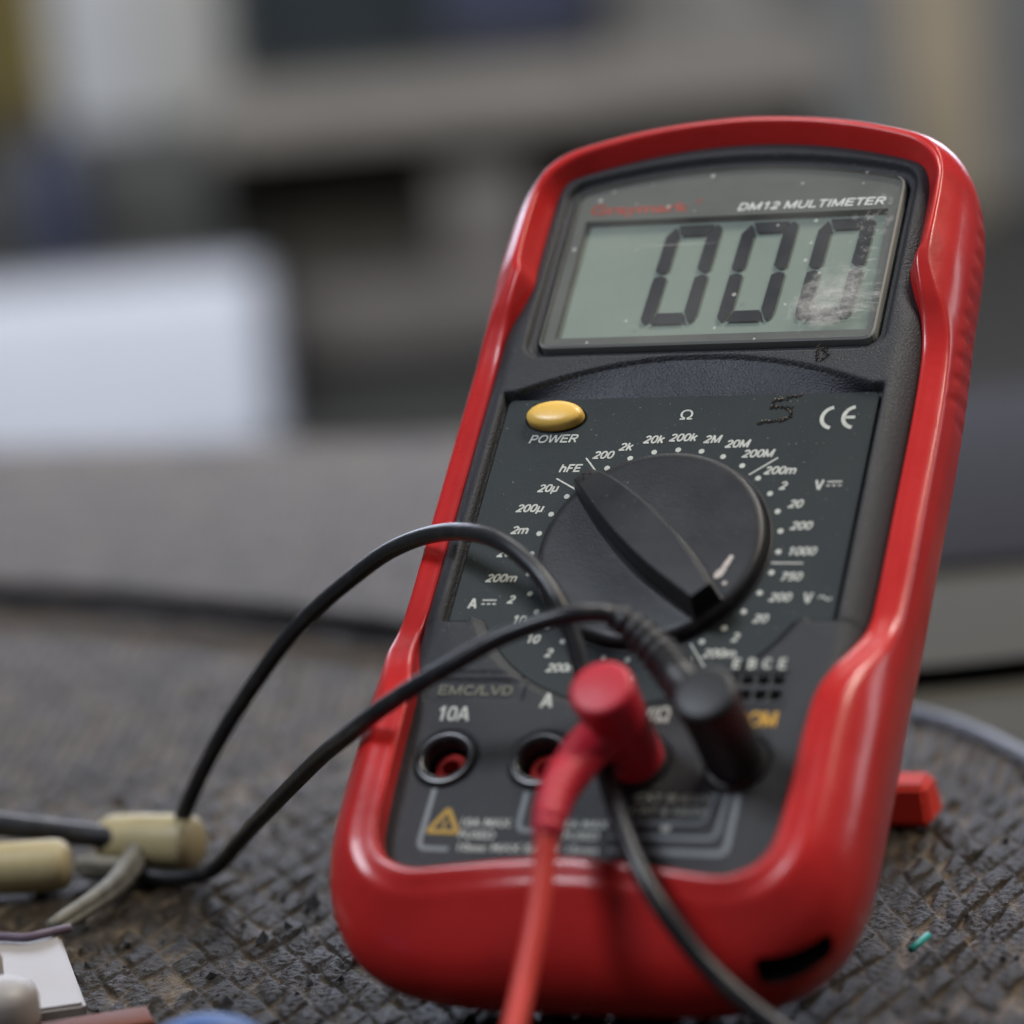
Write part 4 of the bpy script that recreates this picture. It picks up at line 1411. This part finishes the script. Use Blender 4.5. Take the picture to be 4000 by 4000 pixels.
# torn flakes and pale grit on the mat: uncountable litter, one object each
fl = MB()
for k in range(420):
    x, y = rng.uniform(-150, 75), rng.uniform(-58, 70)
    if -45 < x < 45 and -34 < y < 60: continue
    if x > edge_x(y) - 4: continue
    z = float(mat_height(np.array([x]), np.array([y]))[0])
    if rng.random() < .5 and z < -.6: continue
    n = 5
    a0 = rng.uniform(0, 6.28); s = rng.uniform(.4, 1.5) * (1.7 if rng.random() < .22 else 1)
    base = [(x + s * rng.uniform(.4, 1) * math.cos(a0 + t), y + s * rng.uniform(.5, 1.3) * math.sin(a0 + t), z - .25 + rng.uniform(0, .5)) for t in np.linspace(0, 6.28, n, endpoint=False)]
    tip = (x + rng.uniform(-.6, .6) * s, y + rng.uniform(-.6, .6) * s, z + rng.uniform(.3, 1.1) * s)
    fl.add([tuple(c * MM for c in p) for p in base + [tip]], [(j, (j + 1) % n, n) for j in range(n)] + [tuple(range(n))])
tag(fl.build("rubber_flakes", M_FLAKE, None, False), "torn black rubber flakes scattered over the mat", "debris", kind="stuff")
gr = MB()
for k in range(1500):
    x, y = rng.uniform(-150, 70), rng.uniform(-55, 40)
    if -44 < x < 44 and -33 < y < 60: continue
    if x > edge_x(y) - 4: continue
    z = float(mat_height(np.array([x]), np.array([y]))[0])
    if z > -.7 and rng.random() < .8: continue
    s = rng.uniform(.06, .2)
    pts = [(x + s * rng.uniform(.5, 1) * math.cos(t), y + s * math.sin(t), z) for t in (0, 1.6, 3.1, 4.7)]
    gr.add([tuple(c * MM for c in p) for p in pts + [(x, y, z + s * 1.3)]], [(0, 1, 4), (1, 2, 4), (2, 3, 4), (3, 0, 4)])
tag(gr.build("pale_grit", M_CRUMB, None, False), "pale grains of grit lying in the joints of the mat", "grit", kind="stuff")

# ------------------------------------------------------------------ bench and workshop behind, in a frame square to the bench
YAW = math.atan2(.371, .928)
CO = Vector((.2048, -.5617, 0))
eR = Vector((math.cos(YAW), math.sin(YAW), 0)); eF = Vector((-math.sin(YAW), math.cos(YAW), 0))
BZ = -5.4


def bg(r, f_, z): return CO + (eR * r + eF * f_) * MM + Vector((0, 0, z * MM))


def bgbox(name, r0, r1, f0, f1, z0, z1, m, parent=None, bevel=2.0, seg=3):
    off = Vector((0, 0, 0))
    if parent: off = parent.location
    return box_bevel(name, ((r1 - r0) * MM, (f1 - f0) * MM, (z1 - z0) * MM), m, parent, bevel * MM, seg,
                     bg((r0 + r1) / 2, (f0 + f1) / 2, z0) - off, YAW)


bench = bgbox("bench_top", -1400, 1400, -500, 1186, BZ - 30, BZ, M_BENCH, None, 0)
tag(bench, "grey-brown laminate bench top under the mat", kind="structure")
wall = bgbox("back_wall", -4500, 4500, 5200, 5300, -1100, 3200, M_WALL, None, 0)
tag(wall, "grey painted workshop wall behind the benches", kind="structure")
flo = bgbox("floor", -4500, 4500, -1500, 5200, -1120, -1100, M_BENCH, None, 0)
tag(flo, "workshop floor", kind="structure")
st = empty("side_table", bg(0, 3600, -1100), None, "lower grey side table further back carrying the white case and the shelf unit", "table")
bgbox("table_top", -1700, 1900, 2560, 4600, -348, -318, mat("dark_table_top", (0.03, 0.03, 0.03), .6, .3), st, 3)
for r0, f0 in ((-1650, 2620), (1790, 2620), (-1650, 4480), (1790, 4480)):
    bgbox("leg", r0, r0 + 60, f0, f0 + 60, -1100, -348.5, M_BGDARK, st, 3)

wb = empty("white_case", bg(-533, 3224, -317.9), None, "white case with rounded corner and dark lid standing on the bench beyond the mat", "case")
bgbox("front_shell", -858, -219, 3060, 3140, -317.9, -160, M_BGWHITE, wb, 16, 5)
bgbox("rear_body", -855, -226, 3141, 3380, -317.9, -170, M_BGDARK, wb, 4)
bc = empty("blue_bottle", bg(-439, 3484, -317.9), None, "navy blue bottle standing between the white case and the dark case at far left", "bottle")
v, f = revolve([(29, 0), (31, 5), (31, 229), (26, 250), (13, 262)], 24)
obj("bottle_body", [(x * MM, y * MM, z * MM) for x, y, z in v], f, M_BGNAVY, bc)
v, f = revolve([(14, 261), (16, 263), (16, 291), (10, 296)], 20)
obj("bottle_cap", [(x * MM, y * MM, z * MM) for x, y, z in v], f, M_BGBLUEGREY, bc)
dk = bgbox("dark_case", -1092, -270, 3640, 3952, -317.9, -88.0, M_BGDARK, None, 4)
tag(dk, "low dark grey case behind the white case, its top just showing", "case")
gc = empty("grey_cabinet", bg(-416, 4004, -317.9), None, "light grey steel cabinet standing behind the low dark case at left", "cabinet")
bgbox("door", -489, -395, 3994, 4264, -317.9, 788.2, M_BGGREY, gc, 2)
bgbox("side_panel", -393, -304, 4004, 4264, -317.9, 788.2, M_BGWARM, gc, 2)
yp = bgbox("yellow_post", -551, -510, 4056, 4108, -317.9, 580.2, M_BGYELLOW, None, 2)
tag(yp, "narrow yellow post left of the grey cabinet, cut by the left edge", "post")
ol_ = bgbox("olive_case", -676, -473, 4264, 4420, -317.9, 476.2, M_BGOLIVE, None, 3)
tag(ol_, "dark olive case behind the yellow post in the upper left corner", "case")

sh = empty("shelf_unit", bg(0, 3484, -317.9), None, "grey-brown shelf unit with dark openings at the back of the bench", "shelf")
bgbox("base_shade", -255, 312, 3500, 4160, -316.6, -290.8, M_BGDARK, sh, .5)  # dark strip added for the shadow under the lower board
bgbox("lower_board", -265, 325, 3474, 4160, -290.8, -231.0, M_BGPINK, sh, 1.5)
bgbox("back_panel", -265, 325, 3720, 3746, -231.0, -88.0, M_BGBACK, sh, .5)
bgbox("upper_board", -286, 325, 3484, 4176, -88.0, -38.0, M_BGBOARD, sh, 1.5)
bgbox("side_panel", -302, -286, 3497, 4176, -316.6, -88.0, M_BGDARK, sh, .5)
bgbox("inner_lining", -264, -263, 3510, 4144, -228.4, -89.3, M_BGDARK, sh, 0)
sbx = bgbox("small_grey_box", -70, 16, 3510, 3692, -230.5, -132.2, M_BGPINK, None, 2)
tag(sbx, "small grey-mauve box in the dark lower opening of the shelf unit", "box")
mn = empty("dark_monitor", bg(-78, 3614, -37.5), None, "dark screen standing on top of the shelf unit", "monitor")
bgbox("housing", -262, 110, 3609, 3718, -36.0, 476.2, M_BGDARK, mn, 3)
bgbox("screen", -250, -60, 3604, 3611, -22.0, 460.6, M_BGSCREEN, mn, .5)
bgbox("blue_panel", -54, 96, 3604, 3611, -8.0, 460.6, M_BGNAVY, mn, .5)
gp = bgbox("partition", 104, 312, 4264, 4316, -317.9, 788.2, M_BGWARM, None, 2)
tag(gp, "tall grey panel leaning space right of the shelf unit, behind the top of the meter", "panel")
gp['label'] = "tall grey panel standing right of the shelf unit behind the top of the meter"
bp = bgbox("wooden_post", 484, 577, 4394, 4498, -317.9, 1048.2, M_BGBEIGE, None, 3)
tag(bp, "beige wooden post standing behind the upper right corner of the meter", "post")
cd = bgbox("bench_sheen_board", 40, 620, 905, 1170, BZ + .2, BZ + 3, M_BGBLUEGREY, None, 1)  # thin sheet whose colour stands for cool light reflected by the bench
tag(cd, "flat blue-grey board added for the cool reflection on the bench at right behind the meter", "board")
